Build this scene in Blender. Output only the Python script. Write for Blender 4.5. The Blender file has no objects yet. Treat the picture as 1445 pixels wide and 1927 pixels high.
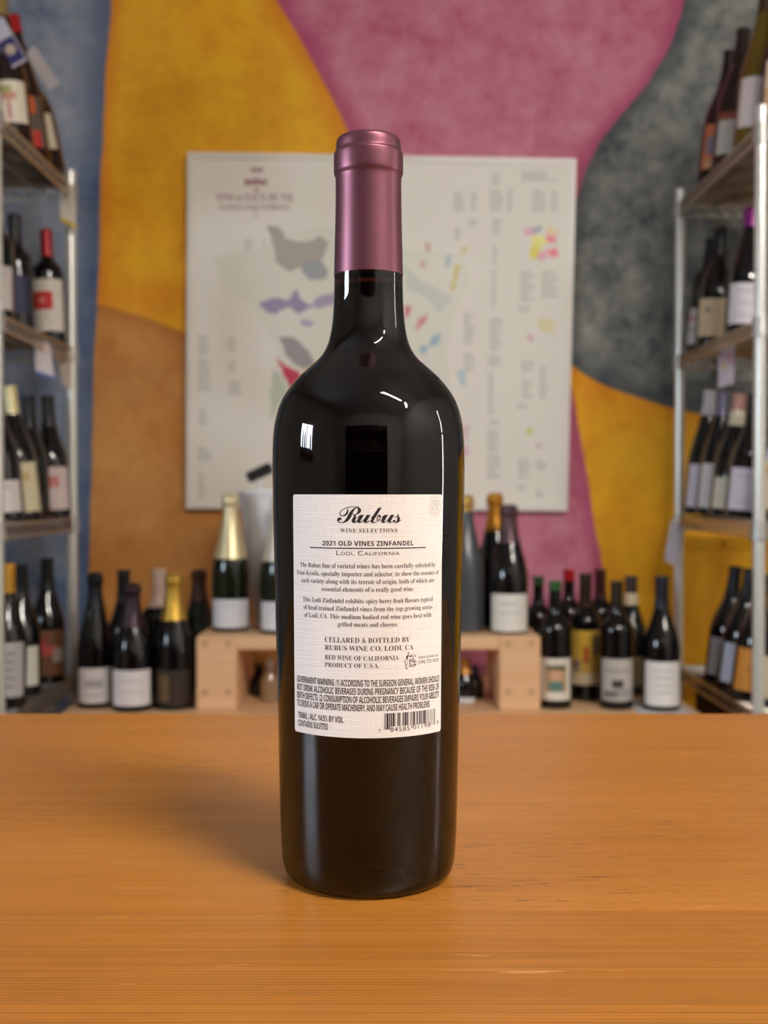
import bpy, math, random
from mathutils import Vector

sc = bpy.context.scene
COL = sc.collection
R = math.radians
rng = random.Random(7)

# ------------------------------------------------------------------ camera, world, lights, exposure
F = 2115.0            # focal length in pixels of the 1445 x 1927 frame
CX, HY = 722.5, 925.0  # principal column, horizon row
COUNTER_Z = 0.95
CAM_Z = COUNTER_Z + 0.160
D = 0.47              # distance of the bottle axis

cam = bpy.data.cameras.new('camera')
cam_ob = bpy.data.objects.new('camera', cam)
COL.objects.link(cam_ob)
cam.sensor_fit = 'HORIZONTAL'
cam.sensor_width = 36.0
cam.lens = F / 1445.0 * 36.0
cam.clip_start = 0.01
cam_ob.location = (0, 0, CAM_Z)
cam_ob.rotation_euler = (R(90) - math.atan((963.5 - HY) / F), 0, 0)
cam.dof.use_dof = True
cam.dof.focus_distance = 0.437
cam.dof.aperture_fstop = 17.5
sc.camera = cam_ob

vs = sc.view_settings
vs.view_transform = 'Standard'
vs.look = 'None'
vs.gamma = 1.0
vs.use_curve_mapping = False
vs.exposure = 1.0

world = bpy.data.worlds.new('sky')
sc.world = world
world.use_nodes = True
world.node_tree.nodes['Background'].inputs[0].default_value = (0.62, 0.78, 1.0, 1)
world.node_tree.nodes['Background'].inputs[1].default_value = 1.2
sc.cycles.use_denoising = True
sc.cycles.max_bounces = 10
sc.cycles.sample_clamp_indirect = 4.0

TUBE_STRENGTH = 30.0      # ceiling fluorescents
WINDOW_POWER = 40.0       # daylight behind the left window
SIDE_WINDOW_POWER = 12.0


def day_light(name, loc, rot, sx, sy, power, color):
    li = bpy.data.lights.new(name, 'AREA')
    li.shape = 'RECTANGLE'
    li.size, li.size_y = sx, sy
    li.energy = power
    li.color = color
    o = bpy.data.objects.new(name, li)
    o.location = loc
    o.rotation_euler = rot
    COL.objects.link(o)
    return o


# room extents
X0, X1, Y0, Y1, ZC = -2.6, 2.6, -2.8, 3.05, 2.95
day_light('daylight_window_left_offscreen', (X0 - 0.2, -0.15, 1.58), (0, R(-90), 0), 0.6, 0.9, WINDOW_POWER, (0.72, 0.86, 1.0))
day_light('daylight_window_right_offscreen', (X1 + 0.2, 0.85, 1.5), (0, R(90), 0), 1.6, 0.16, SIDE_WINDOW_POWER, (1.0, 0.95, 0.88))


# ------------------------------------------------------------------ helpers
def lin(r, g, b):
    f = lambda c: (c / 255 / 12.92) if c / 255 <= 0.04045 else ((c / 255 + 0.055) / 1.055) ** 2.4
    return (f(r), f(g), f(b), 1.0)


_mats = {}


def mat(name, rgb, rough=0.5, metal=0.0, spec=0.5, coat=0.0, noise=0.0, nscale=40.0, bump=0.0, trans=0.0, ior=1.45, aniso=0.0):
    """plain procedural surface: base colour with a little noise variation and relief"""
    if name in _mats:
        return _mats[name]
    m = bpy.data.materials.new(name)
    m.use_nodes = True
    nt = m.node_tree
    b = nt.nodes['Principled BSDF']
    b.inputs['Base Color'].default_value = lin(*rgb)
    b.inputs['Roughness'].default_value = rough
    b.inputs['Metallic'].default_value = metal
    b.inputs['Specular IOR Level'].default_value = spec
    b.inputs['Coat Weight'].default_value = coat
    b.inputs['Transmission Weight'].default_value = trans
    b.inputs['IOR'].default_value = ior
    b.inputs['Anisotropic'].default_value = aniso
    if noise or bump:
        tc = nt.nodes.new('ShaderNodeTexCoord')
        n = nt.nodes.new('ShaderNodeTexNoise')
        n.inputs['Scale'].default_value = nscale
        n.inputs['Detail'].default_value = 4
        nt.links.new(tc.outputs['Object'], n.inputs['Vector'])
        if noise:
            mr = nt.nodes.new('ShaderNodeMapRange')
            mr.inputs['From Min'].default_value = 0.3
            mr.inputs['From Max'].default_value = 0.7
            mr.inputs['To Min'].default_value = 1 - noise
            mr.inputs['To Max'].default_value = 1 + noise
            nt.links.new(n.outputs['Fac'], mr.inputs['Value'])
            mx = nt.nodes.new('ShaderNodeMix')
            mx.data_type = 'RGBA'
            mx.blend_type = 'MULTIPLY'
            mx.inputs[0].default_value = 1.0
            mx.inputs[6].default_value = lin(*rgb)
            nt.links.new(mr.outputs['Result'], mx.inputs[7])
            nt.links.new(mx.outputs[2], b.inputs['Base Color'])
        if bump:
            bp = nt.nodes.new('ShaderNodeBump')
            bp.inputs['Strength'].default_value = bump
            bp.inputs['Distance'].default_value = 0.002
            nt.links.new(n.outputs['Fac'], bp.inputs['Height'])
            nt.links.new(bp.outputs['Normal'], b.inputs['Normal'])
    _mats[name] = m
    return m


def emit(name, rgb, strength):
    m = bpy.data.materials.new(name)
    m.use_nodes = True
    b = m.node_tree.nodes['Principled BSDF']
    b.inputs['Base Color'].default_value = (0.8, 0.8, 0.8, 1)
    b.inputs['Emission Color'].default_value = lin(*rgb)
    b.inputs['Emission Strength'].default_value = strength
    return m


class MB:
    """collects geometry for one mesh object"""

    def __init__(self):
        self.v, self.f, self.uv = [], [], None

    def add(self, v, f):
        o = len(self.v)
        self.v += [tuple(p) for p in v]
        self.f += [tuple(i + o for i in q) for q in f]
        return self

    def box(self, x0, x1, y0, y1, z0, z1):
        v = [(x, y, z) for x in (x0, x1) for y in (y0, y1) for z in (z0, z1)]
        f = [(0, 1, 3, 2), (4, 6, 7, 5), (0, 4, 5, 1), (2, 3, 7, 6), (0, 2, 6, 4), (1, 5, 7, 3)]
        return self.add(v, f)

    def bbox(self, x0, x1, y0, y1, z0, z1, b=0.003):
        """box with chamfered edges"""
        c = [((x0 + x1) / 2), ((y0 + y1) / 2), ((z0 + z1) / 2)]
        h = [(x1 - x0) / 2, (y1 - y0) / 2, (z1 - z0) / 2]
        idx, v = {}, []
        for sx in (-1, 1):
            for sy in (-1, 1):
                for sz in (-1, 1):
                    for ax in range(3):
                        s = (sx, sy, sz)
                        p = [c[i] + s[i] * (h[i] - (0 if i == ax else b)) for i in range(3)]
                        idx[(sx, sy, sz, ax)] = len(v)
                        v.append(p)
        f = []
        for ax in range(3):
            u, w = [i for i in range(3) if i != ax]
            for s in (-1, 1):
                q = []
                for a, bb in ((-1, -1), (1, -1), (1, 1), (-1, 1)):
                    k = [0, 0, 0]
                    k[ax], k[u], k[w] = s, a, bb
                    q.append(idx[(*k, ax)])
                f.append(q if (s > 0) == (ax != 1) else q[::-1])
        for ax in range(3):
            u, w = [i for i in range(3) if i != ax]
            for a in (-1, 1):
                for bb in (-1, 1):
                    q = []
                    for s, which in ((-1, u), (1, u), (1, w), (-1, w)):
                        k = [0, 0, 0]
                        k[ax], k[u], k[w] = s, a, bb
                        q.append(idx[(*k, which)])
                    f.append(q)
        for sx in (-1, 1):
            for sy in (-1, 1):
                for sz in (-1, 1):
                    f.append([idx[(sx, sy, sz, a)] for a in range(3)])
        return self.add(v, f)

    def tube(self, a, b, r, n=6, r2=None):
        a, b = Vector(a), Vector(b)
        d = (b - a).normalized()
        u = d.orthogonal().normalized()
        w = d.cross(u)
        r2 = r if r2 is None else r2
        v = []
        for p, rr in ((a, r), (b, r2)):
            for i in range(n):
                t = 2 * math.pi * i / n
                v.append(p + u * math.cos(t) * rr + w * math.sin(t) * rr)
        f = [(i, (i + 1) % n, n + (i + 1) % n, n + i) for i in range(n)]
        f += [tuple(range(n))[::-1], tuple(range(n, 2 * n))]
        return self.add(v, f)

    def lathe(self, prof, n=28, c=(0, 0)):
        """prof: list of (r, z) from bottom to top"""
        v, f, rings = [], [], []
        for r, z in prof:
            if r <= 1e-6:
                rings.append([len(v)])
                v.append((c[0], c[1], z))
            else:
                rings.append(list(range(len(v), len(v) + n)))
                v += [(c[0] + r * math.cos(2 * math.pi * i / n), c[1] + r * math.sin(2 * math.pi * i / n), z) for i in range(n)]
        for A, B in zip(rings, rings[1:]):
            for i in range(n):
                j = (i + 1) % n
                if len(A) == 1 and len(B) == 1:
                    continue
                if len(A) == 1:
                    f.append((A[0], B[j], B[i]))
                elif len(B) == 1:
                    f.append((A[i], A[j], B[0]))
                else:
                    f.append((A[i], A[j], B[j], B[i]))
        return self.add(v, f)

    def build(self, name, m, parent=None, smooth=False):
        me = bpy.data.meshes.new(name)
        me.from_pydata(self.v, [], self.f)
        me.update()
        if smooth:
            me.polygons.foreach_set('use_smooth', [True] * len(me.polygons))
            me.set_sharp_from_angle(angle=R(38))
        if m:
            me.materials.append(m)
        o = bpy.data.objects.new(name, me)
        COL.objects.link(o)
        if parent:
            o.parent = parent
        return o


def tag(o, label=None, cat=None, group=None, kind=None):
    if label: o['label'] = label
    if cat: o['category'] = cat
    if group: o['group'] = group
    if kind: o['kind'] = kind
    return o


def empty(name, loc=(0, 0, 0)):
    o = bpy.data.objects.new(name, None)
    o.location = loc
    o.empty_display_size = 0.05
    COL.objects.link(o)
    return o


def PX(x, d):
    return (x - CX) / F * d


def PZ(y, d):
    return CAM_Z - (y - HY) / F * d


# ------------------------------------------------------------------ node-built surface materials
class NT:
    def __init__(self, m):
        self.nt = m.node_tree

    def n(self, t, **kw):
        o = self.nt.nodes.new(t)
        for k, v in kw.items():
            setattr(o, k, v)
        return o

    def put(self, sock, v):
        if isinstance(v, bpy.types.NodeSocket):
            self.nt.links.new(v, sock)
        else:
            sock.default_value = v

    def math(self, op, a, b=0.0, c=0.0, clamp=False):
        o = self.n('ShaderNodeMath', operation=op, use_clamp=clamp)
        for s, v in zip(o.inputs, (a, b, c)):
            self.put(s, v)
        return o.outputs[0]

    def mix(self, f, a, b, mode='MIX'):
        o = self.n('ShaderNodeMix', data_type='RGBA', blend_type=mode)
        self.put(o.inputs[0], f)
        self.put(o.inputs[6], a)
        self.put(o.inputs[7], b)
        return o.outputs[2]

    def noise(self, vec, scale, detail=4.0, rough=0.55, dist=0.0):
        o = self.n('ShaderNodeTexNoise')
        self.put(o.inputs['Vector'], vec)
        o.inputs['Scale'].default_value = scale
        o.inputs['Detail'].default_value = detail
        o.inputs['Roughness'].default_value = rough
        o.inputs['Distortion'].default_value = dist
        return o.outputs['Fac']

    def rng(self, v, a, b, c=0.0, d=1.0, smooth=False):
        o = self.n('ShaderNodeMapRange', interpolation_type='SMOOTHSTEP' if smooth else 'LINEAR')
        self.put(o.inputs['Value'], v)
        for k, x in (('From Min', a), ('From Max', b), ('To Min', c), ('To Max', d)):
            o.inputs[k].default_value = x
        return o.outputs['Result']

    def curve(self, v, pts, lo, hi, olo, ohi):
        """maps v through the points (in/out given in the units lo..hi / olo..ohi)"""
        t = self.math('DIVIDE', self.math('SUBTRACT', v, lo), hi - lo, clamp=True)
        o = self.n('ShaderNodeFloatCurve')
        self.put(o.inputs['Value'], t)
        c = o.mapping.curves[0]
        P = sorted(((a - lo) / (hi - lo), (b - olo) / (ohi - olo)) for a, b in pts)
        while len(c.points) < len(P):
            c.points.new(0.5, 0.5)
        for q, (a, b) in zip(c.points, P):
            q.location = (a, b)
        o.mapping.update()
        return self.math('MULTIPLY_ADD', o.outputs[0], ohi - olo, olo)


def new_mat(name):
    m = bpy.data.materials.new(name)
    m.use_nodes = True
    return m, NT(m), m.node_tree.nodes['Principled BSDF']


def mural_material():
    """sponged wall painting: big curved fields of colour laid out in wall coordinates"""
    m, t, b = new_mat('mural_paint')
    tc = t.n('ShaderNodeTexCoord')
    sp = t.n('ShaderNodeSeparateXYZ')
    t.put(sp.inputs[0], tc.outputs['Object'])
    k = Y1 / F
    x = t.math('MULTIPLY_ADD', sp.outputs['X'], 1 / k, CX)
    y = t.math('MULTIPLY_ADD', sp.outputs['Z'], -1 / k, HY + CAM_Z / k)
    P = tc.outputs['Object']
    wob = t.math('MULTIPLY', t.math('SUBTRACT', t.noise(P, 9.0, 3), 0.5), 9.0)
    x = t.math('ADD', x, wob)
    y = t.math('ADD', y, wob)
    big = t.noise(P, 3.2, 5, 0.6)
    mid = t.noise(P, 13.0, 6, 0.62)
    fine = t.noise(P, 36.0, 6, 0.65)
    mott = t.math('ADD', t.math('MULTIPLY', mid, 0.72), t.math('MULTIPLY', fine, 0.28))
    m01 = t.rng(mott, 0.36, 0.64)
    b01 = t.rng(big, 0.35, 0.65)
    Ylo, Yhi = -400.0, 1700.0
    B1 = t.curve(y, [(-400, 228), (0, 213), (60, 210), (180, 201), (340, 193), (560, 186), (700, 178), (900, 172), (1070, 167), (1700, 150)], Ylo, Yhi, 0, 1600)
    B3 = t.curve(y, [(-400, 250), (-120, 450), (0, 517), (70, 560), (160, 610), (235, 648), (330, 690), (500, 730), (900, 730), (1700, 700)], Ylo, Yhi, 0, 1600)
    B4 = t.curve(y, [(-400, 1240), (-120, 1285), (0, 1281), (60, 1268), (120, 1240), (180, 1200), (240, 1150), (300, 1112), (360, 1088), (450, 1060), (640, 1055), (730, 1075), (790, 1086), (880, 1101), (960, 1115), (1050, 1131), (1180, 1152), (1700, 1230)], Ylo, Yhi, 0, 1600)
    B2 = t.curve(x, [(-200, 560), (185, 575), (240, 588), (345, 625), (480, 700), (700, 860), (1800, 900)], -200.0, 1800.0, 400, 1100)
    B5 = t.curve(x, [(-200, 600), (1000, 620), (1080, 692), (1130, 722), (1200, 748), (1260, 766), (1330, 782), (1450, 800), (1800, 820)], -200.0, 1800.0, 400, 1100)

    def side(v, B, soft=3.0):
        return t.rng(t.math('SUBTRACT', v, B), -soft, soft, smooth=True)

    def near(v, B, w):
        a = t.math('ABSOLUTE', t.math('SUBTRACT', v, B))
        return t.rng(a, 0.0, w, 1.0, 0.0, smooth=True)

    n1, n3, n4 = near(x, B1, 34), near(x, B3, 55), near(x, B4, 45)
    n5 = near(y, B5, 60)
    # blue
    blue = t.mix(m01, lin(72, 92, 126), lin(150, 160, 176))
    blue = t.mix(t.math('MULTIPLY', b01, 0.6), blue, lin(178, 180, 186))
    blue = t.mix(t.math('MULTIPLY', near(x, B1, 80), 0.75), blue, lin(58, 80, 116))
    # yellow and orange
    yel = t.mix(m01, lin(228, 152, 2), lin(248, 186, 10))
    yel = t.mix(t.math('MULTIPLY', b01, 0.22), yel, lin(240, 196, 60))
    edge = t.math('MAXIMUM', t.math('MAXIMUM', n1, t.math('MULTIPLY', n3, 0.9)), t.math('MULTIPLY', n5, 0.6))
    yel = t.mix(t.math('MULTIPLY', edge, 0.75), yel, lin(226, 128, 4))
    ora = t.mix(m01, lin(188, 116, 40), lin(212, 146, 74))
    ora = t.mix(t.math('MULTIPLY', b01, 0.4), ora, lin(222, 166, 100))
    ora = t.mix(t.math('MULTIPLY', near(y, B2, 40), 0.6), ora, lin(184, 104, 24))
    left = t.mix(side(y, B2, 5), yel, ora)
    # pink
    pink = t.mix(m01, lin(188, 92, 122), lin(214, 140, 158))
    pink = t.mix(t.math('MULTIPLY', t.math('MAXIMUM', n3, n4), 0.8), pink, lin(176, 66, 108))
    # grey
    grey = t.mix(m01, lin(74, 80, 82), lin(150, 150, 142))
    grey = t.mix(t.math('MULTIPLY', t.math('MAXIMUM', near(x, B4, 50), near(y, B5, 70)), 0.7), grey, lin(58, 66, 74))
    right = t.mix(side(y, B5), grey, yel)
    c = t.mix(side(x, B1), blue, left)
    c = t.mix(side(x, B3), c, pink)
    c = t.mix(side(x, B4), c, right)
    t.put(b.inputs['Base Color'], c)
    b.inputs['Roughness'].default_value = 0.75
    bp = t.n('ShaderNodeBump')
    bp.inputs['Strength'].default_value = 0.12
    bp.inputs['Distance'].default_value = 0.003
    t.put(bp.inputs['Height'], fine)
    t.put(b.inputs['Normal'], bp.outputs[0])
    return m


def wood_material(name, c0, c1, c2, stripes=0.0, pitch=0.0033, seed=0.0, rough=0.3, coat=0.25, pores=0.8):
    """long grain along local X"""
    m, t, b = new_mat(name)
    tc = t.n('ShaderNodeTexCoord')
    mp = t.n('ShaderNodeMapping')
    t.put(mp.inputs['Vector'], tc.outputs['Object'])
    mp.inputs['Location'].default_value = (seed, seed * 1.7, 0)
    mp.inputs['Scale'].default_value = (1.0, 14.0, 14.0)
    v = mp.outputs[0]
    a = t.noise(v, 2.2, 5, 0.55, 0.6)
    g = t.noise(v, 16.0, 5, 0.6)
    col = t.mix(t.rng(a, 0.3, 0.7), lin(*c0), lin(*c1))
    col = t.mix(t.math('MULTIPLY', t.rng(g, 0.45, 0.75), 0.22), col, lin(*c2))
    h = g
    if stripes:
        sp = t.n('ShaderNodeSeparateXYZ')
        t.put(sp.inputs[0], tc.outputs['Object'])
        wv = t.math('MULTIPLY', t.math('SUBTRACT', t.noise(mp.outputs[0], 0.9, 3), 0.5), 0.014)
        yy = t.math('ADD', sp.outputs['Y'], wv)
        fr = t.math('FRACT', t.math('DIVIDE', yy, pitch))
        late = t.rng(fr, 0.35, 0.86, smooth=True)
        late = t.math('MULTIPLY', late, t.rng(fr, 0.86, 1.0, 1.0, 0.0))
        wn = t.n('ShaderNodeTexWhiteNoise', noise_dimensions='1D')
        t.put(wn.inputs['W'], t.math('FLOOR', t.math('DIVIDE', yy, pitch)))
        amp = t.math('MULTIPLY', t.rng(t.noise(v, 0.8, 2), 0.3, 0.7, 0.5, 1.0), t.rng(wn.outputs['Value'], 0.0, 1.0, 0.3, 1.0))
        col = t.mix(t.math('MULTIPLY', t.math('MULTIPLY', late, amp), stripes), col, lin(*c2))
        h = t.math('ADD', g, late)
    if pores:
        mp2 = t.n('ShaderNodeMapping')
        t.put(mp2.inputs['Vector'], tc.outputs['Object'])
        mp2.inputs['Location'].default_value = (seed + 3.0, seed, 0)
        mp2.inputs['Scale'].default_value = (1.0, 13.0, 13.0)
        p = t.noise(mp2.outputs[0], 70.0, 2, 0.5)
        q = t.noise(tc.outputs['Object'], 9.0, 2, 0.5)
        pm = t.math('MULTIPLY', t.rng(p, 0.63, 0.69), t.rng(q, 0.42, 0.58))
        col = t.mix(t.math('MULTIPLY', pm, pores), col, lin(c2[0] * 0.62, c2[1] * 0.55, c2[2] * 0.5))
        # pale scuffs
        s = t.noise(mp2.outputs[0], 30.0, 2, 0.5, 0.8)
        col = t.mix(t.math('MULTIPLY', t.rng(s, 0.71, 0.76), 0.5), col, lin(232, 176, 112))
    t.put(b.inputs['Base Color'], col)
    b.inputs['Roughness'].default_value = rough
    b.inputs['Coat Weight'].default_value = coat
    b.inputs['Coat Roughness'].default_value = 0.22
    bp = t.n('ShaderNodeBump')
    bp.inputs['Strength'].default_value = 0.06
    bp.inputs['Distance'].default_value = 0.0006
    t.put(bp.inputs['Height'], h)
    t.put(b.inputs['Normal'], bp.outputs[0])
    return m


def label_material():
    """laid linen paper with a grey thumb smudge in one corner"""
    m, t, b = new_mat('linen_paper')
    uv = t.n('ShaderNodeUVMap')
    mp = t.n('ShaderNodeMapping')
    t.put(mp.inputs['Vector'], uv.outputs[0])
    mp.inputs['Scale'].default_value = (60, 2200, 1)
    a = t.noise(mp.outputs[0], 1.0, 2)
    mp2 = t.n('ShaderNodeMapping')
    t.put(mp2.inputs['Vector'], uv.outputs[0])
    mp2.inputs['Scale'].default_value = (2200, 80, 1)
    c = t.noise(mp2.outputs[0], 1.0, 2)
    h = t.math('ADD', a, t.math('MULTIPLY', c, 0.6))
    col = t.mix(t.rng(h, 0.55, 1.05), lin(240, 236, 234), lin(250, 248, 246))
    # smudge
    sp = t.n('ShaderNodeSeparateXYZ')
    t.put(sp.inputs[0], uv.outputs[0])
    dx = t.math('DIVIDE', t.math('SUBTRACT', sp.outputs[0], 0.0290), 0.0040)
    dy = t.math('DIVIDE', t.math('SUBTRACT', sp.outputs[1], 0.1545), 0.0058)
    rr = t.math('ADD', t.math('MULTIPLY', dx, dx), t.math('MULTIPLY', dy, dy))
    mask = t.rng(rr, 0.1, 1.0, 1.0, 0.0)
    mp3 = t.n('ShaderNodeMapping')
    t.put(mp3.inputs['Vector'], uv.outputs[0])
    mp3.inputs['Scale'].default_value = (1500, 2300, 1)
    dots = t.rng(t.noise(mp3.outputs[0], 1.0, 2), 0.47, 0.62)
    col = t.mix(t.math('MULTIPLY', t.math('MULTIPLY', mask, dots), 0.7), col, lin(120, 110, 96))
    t.put(b.inputs['Base Color'], col)
    b.inputs['Roughness'].default_value = 0.7
    bp = t.n('ShaderNodeBump')
    bp.inputs['Strength'].default_value = 0.5
    bp.inputs['Distance'].default_value = 0.0003
    t.put(bp.inputs['Height'], h)
    t.put(b.inputs['Normal'], bp.outputs[0])
    return m


def glass_material(name, rgb, dens):
    m = bpy.data.materials.new(name)
    m.use_nodes = True
    nt = m.node_tree
    b = nt.nodes['Principled BSDF']
    b.inputs['Base Color'].default_value = (1, 1, 1, 1)
    b.inputs['Transmission Weight'].default_value = 1.0
    b.inputs['Roughness'].default_value = 0.012
    b.inputs['IOR'].default_value = 1.52
    va = nt.nodes.new('ShaderNodeVolumeAbsorption')
    va.inputs['Color'].default_value = lin(*rgb)
    va.inputs['Density'].default_value = dens
    nt.links.new(va.outputs[0], nt.nodes['Material Output'].inputs['Volume'])
    return m


# ------------------------------------------------------------------ the room
def wall_with_hole(name, m, axis, pos, th, a0, a1, z0, z1, hole=None):
    """wall plane perpendicular to `axis`, thickness th outwards; hole = (h0,h1,hz0,hz1)"""
    mb = MB()
    p0, p1 = sorted((pos, pos + th))

    def seg(u0, u1, w0, w1):
        if axis == 'x':
            mb.box(p0, p1, u0, u1, w0, w1)
        else:
            mb.box(u0, u1, p0, p1, w0, w1)
    if hole:
        h0, h1, g0, g1 = hole
        seg(a0, h0, z0, z1); seg(h1, a1, z0, z1); seg(h0, h1, z0, g0); seg(h0, h1, g1, z1)
    else:
        seg(a0, a1, z0, z1)
    return tag(mb.build(name, m), kind='structure')


sill_m = mat('sill_paint', (120, 110, 100), rough=0.5)
plaster = mat('grey_plaster', (188, 186, 182), rough=0.85, noise=0.05, nscale=6, bump=0.1)
ceil_m = mat('ceiling_paint', (205, 202, 198), rough=0.9, noise=0.03, nscale=5)
floor_m = wood_material('floor_boards', (96, 74, 56), (120, 94, 70), (70, 52, 38), rough=0.5, coat=0.0, pores=0.0)
wall_with_hole('wall_back', mural_material(), 'y', Y1, 0.12, X0, X1, 0, ZC)
wall_with_hole('wall_left', plaster, 'x', X0, -0.12, Y0, Y1, 0, ZC, (-0.60, 0.30, 1.30, 1.86))
wall_with_hole('wall_right', plaster, 'x', X1, 0.12, Y0, Y1, 0, ZC, (0.78, 0.92, 0.6, 2.3))
wall_with_hole('wall_front', plaster, 'y', Y0, -0.12, X0, X1, 0, ZC)
tag(MB().box(X0, X1, Y0, Y1, -0.1, 0).build('floor', floor_m), kind='structure')
tag(MB().box(X0, X1, Y0, Y1, ZC, ZC + 0.1).build('ceiling', ceil_m), kind='structure')

frame_m = mat('window_frame_paint', (70, 66, 62), rough=0.5)
pane_m = mat('window_glass', (250, 252, 252), rough=0.0, trans=1.0, ior=1.05, spec=0.3)


def window(name, x, out, y0, y1, z0, z1, mullions, bars):
    w = tag(empty(name, (x + out * 0.06, (y0 + y1) / 2, z0)), kind='structure')
    cx, cy, cz = w.location
    t = 0.03
    mb = MB()
    for a, b_, c, d in ((y0, y1, z0, z0 + t), (y0, y1, z1 - t, z1), (y0, y0 + t, z0 + t, z1 - t), (y1 - t, y1, z0 + t, z1 - t)):
        mb.box(-0.025, 0.025, a - cy, b_ - cy, c - cz, d - cz)
    mb.build('window_frame', frame_m, w)
    for yy in mullions:
        MB().box(-0.02, 0.02, yy - 0.02 - cy, yy + 0.02 - cy, t, z1 - z0 - t).build('mullion', frame_m, w)
    for zz in bars:
        MB().box(-0.018, 0.018, y0 - cy + t, y1 - cy - t, zz - 0.015 - cz, zz + 0.015 - cz).build('glazing_bar', frame_m, w)
    return w


window('window_1', X0, -1, -0.60, 0.30, 1.30, 1.86, (-0.15,), ())
window('window_2', X1, 1, 0.78, 0.92, 0.6, 2.3, (), (1.5,))


tag(MB().bbox(X0 - 0.11, X0 + 0.10, -0.62, 0.32, 1.27, 1.30, 0.004).build('trim_1', sill_m), kind='structure')


# ceiling fluorescents: housings with glowing tubes
def fluorescent(where, loc, rz, label, length=1.2, strength=None, col=(255, 247, 237)):
    t = empty('fluorescent_light_%s_offscreen' % where, loc)
    t.rotation_euler = (0, 0, rz)
    tag(t, label, 'ceiling light', 'fluorescent strips on the ceiling')
    MB().bbox(-length / 2, length / 2, -0.07, 0.07, 0.02, 0.07, 0.01).build('housing', mat('white_enamel', (225, 225, 222), rough=0.4), t)
    key = 'tube_%g_%d' % (strength or TUBE_STRENGTH, col[2])
    if key not in _mats:
        _mats[key] = emit('fluorescent_tube', col, strength or TUBE_STRENGTH)
    for which, dy in (('front', -0.032), ('rear', 0.032)):
        MB().tube((-length / 2 + 0.03, dy, 0.0), (length / 2 - 0.03, dy, 0.0), 0.016, 8).build('tube_%s_%s_offscreen' % (where, which), _mats[key], t, True)
    for sx in (-1, 1):
        MB().box(sx * length / 2 - 0.02 * (sx > 0) - 0.0, sx * length / 2 + 0.02 * (sx < 0), -0.06, 0.06, -0.02, 0.022).build('lamp_holder', _mats['white_enamel'], t)
    return t


fluorescent('counter', (1.0, -0.72, ZC - 0.07), R(160), 'fluorescent strip light on the ceiling above the front of the counter', strength=TUBE_STRENGTH * 4.2)
fluorescent('side', (2.1, -1.15, ZC - 0.07), R(140), 'short fluorescent light on the ceiling near the side wall behind the counter', length=0.6, strength=TUBE_STRENGTH * 4.5)

# ------------------------------------------------------------------ the counter
FAR = 0.160 * F / (1344.5 - HY)   # far edge of the counter
SEAM = 0.160 * F / (1719 - HY)    # joint between two boards
ct = empty('wooden_counter', (0, 0.45, 0))
tag(ct, 'varnished orange-brown wooden counter the large bottle stands on', 'counter')
pl = [(-0.02, 0.20, 0.9, 0.0024, 9.0), (0.20, SEAM, 0.95, 0.0021, 0.0), (SEAM, FAR, 0.0, 0.02, 5.0)]
for i, (a, b_, st, pitch, seed) in enumerate(pl):
    m = wood_material('varnished_fir_%d' % i, (176, 110, 36), (190, 123, 48), (98, 52, 11), stripes=st, pitch=pitch, seed=seed,
                      rough=0.42, coat=0.12, pores=0.75 if not st else 0.12)
    MB().box(-0.95, 0.95, a - 0.45 + 0.0001, b_ - 0.45 - 0.0001, COUNTER_Z - 0.035, COUNTER_Z).build('plank', m, ct)
body_m = mat('counter_panel', (120, 76, 40), rough=0.5, noise=0.08, nscale=8)
MB().box(-0.92, 0.92, 0.02 - 0.45, FAR - 0.05 - 0.45, 0.05, COUNTER_Z - 0.035).build('cabinet_body', body_m, ct)
MB().box(-0.88, 0.88, 0.06 - 0.45, FAR - 0.09 - 0.45, 0.0, 0.05).build('plinth', body_m, ct)

# ------------------------------------------------------------------ the large bottle
BX = PX(693.5, D)
SIL = [  # half width in pixels, row of the silhouette
    (59.8, 272.5), (60.6, 280), (61.0, 288.5), (61.6, 291), (64.3, 294), (64.9, 298), (64.9, 328), (64.4, 332), (62.2, 336.5), (61.5, 340), (61.4, 350), (61.6, 400), (63.4, 470), (64.7, 521),
]
SILG = [
    (64.0, 515), (64.4, 545), (65.3, 578.5), (68.4, 615.6), (73.6, 641.6), (80.5, 659), (89.5, 673), (108.4, 690), (128.9, 708), (145.5, 727), (158.2, 745.5), (167.3, 764),
    (172.6, 782.6), (176.6, 801), (178.8, 822), (179.8, 850), (180.4, 900), (178.1, 1000), (175.6, 1110), (172.3, 1260), (169.6, 1390), (166.8, 1540),
]


def s2m(hw, y):
    return hw / F * D, 0.160 - (y - HY) / F * D


outer = [(0.0, 0.024), (0.012, 0.020), (0.022, 0.010), (0.0285, 0.0022), (0.0310, 0.0), (0.0330, 0.0006), (0.0350, 0.0026), (0.0360, 0.0060), (0.03645, 0.0100)]
outer += [s2m(*p) for p in SILG[::-1]]


def smooth_profile(p, times=2):
    for _ in range(times):
        q = [p[0]]
        for (a, b_), (c, d) in zip(p, p[1:]):
            q += [(a * 0.75 + c * 0.25, b_ * 0.75 + d * 0.25), (a * 0.25 + c * 0.75, b_ * 0.25 + d * 0.75)]
        q.append(p[-1])
        p = q
    return p


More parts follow.
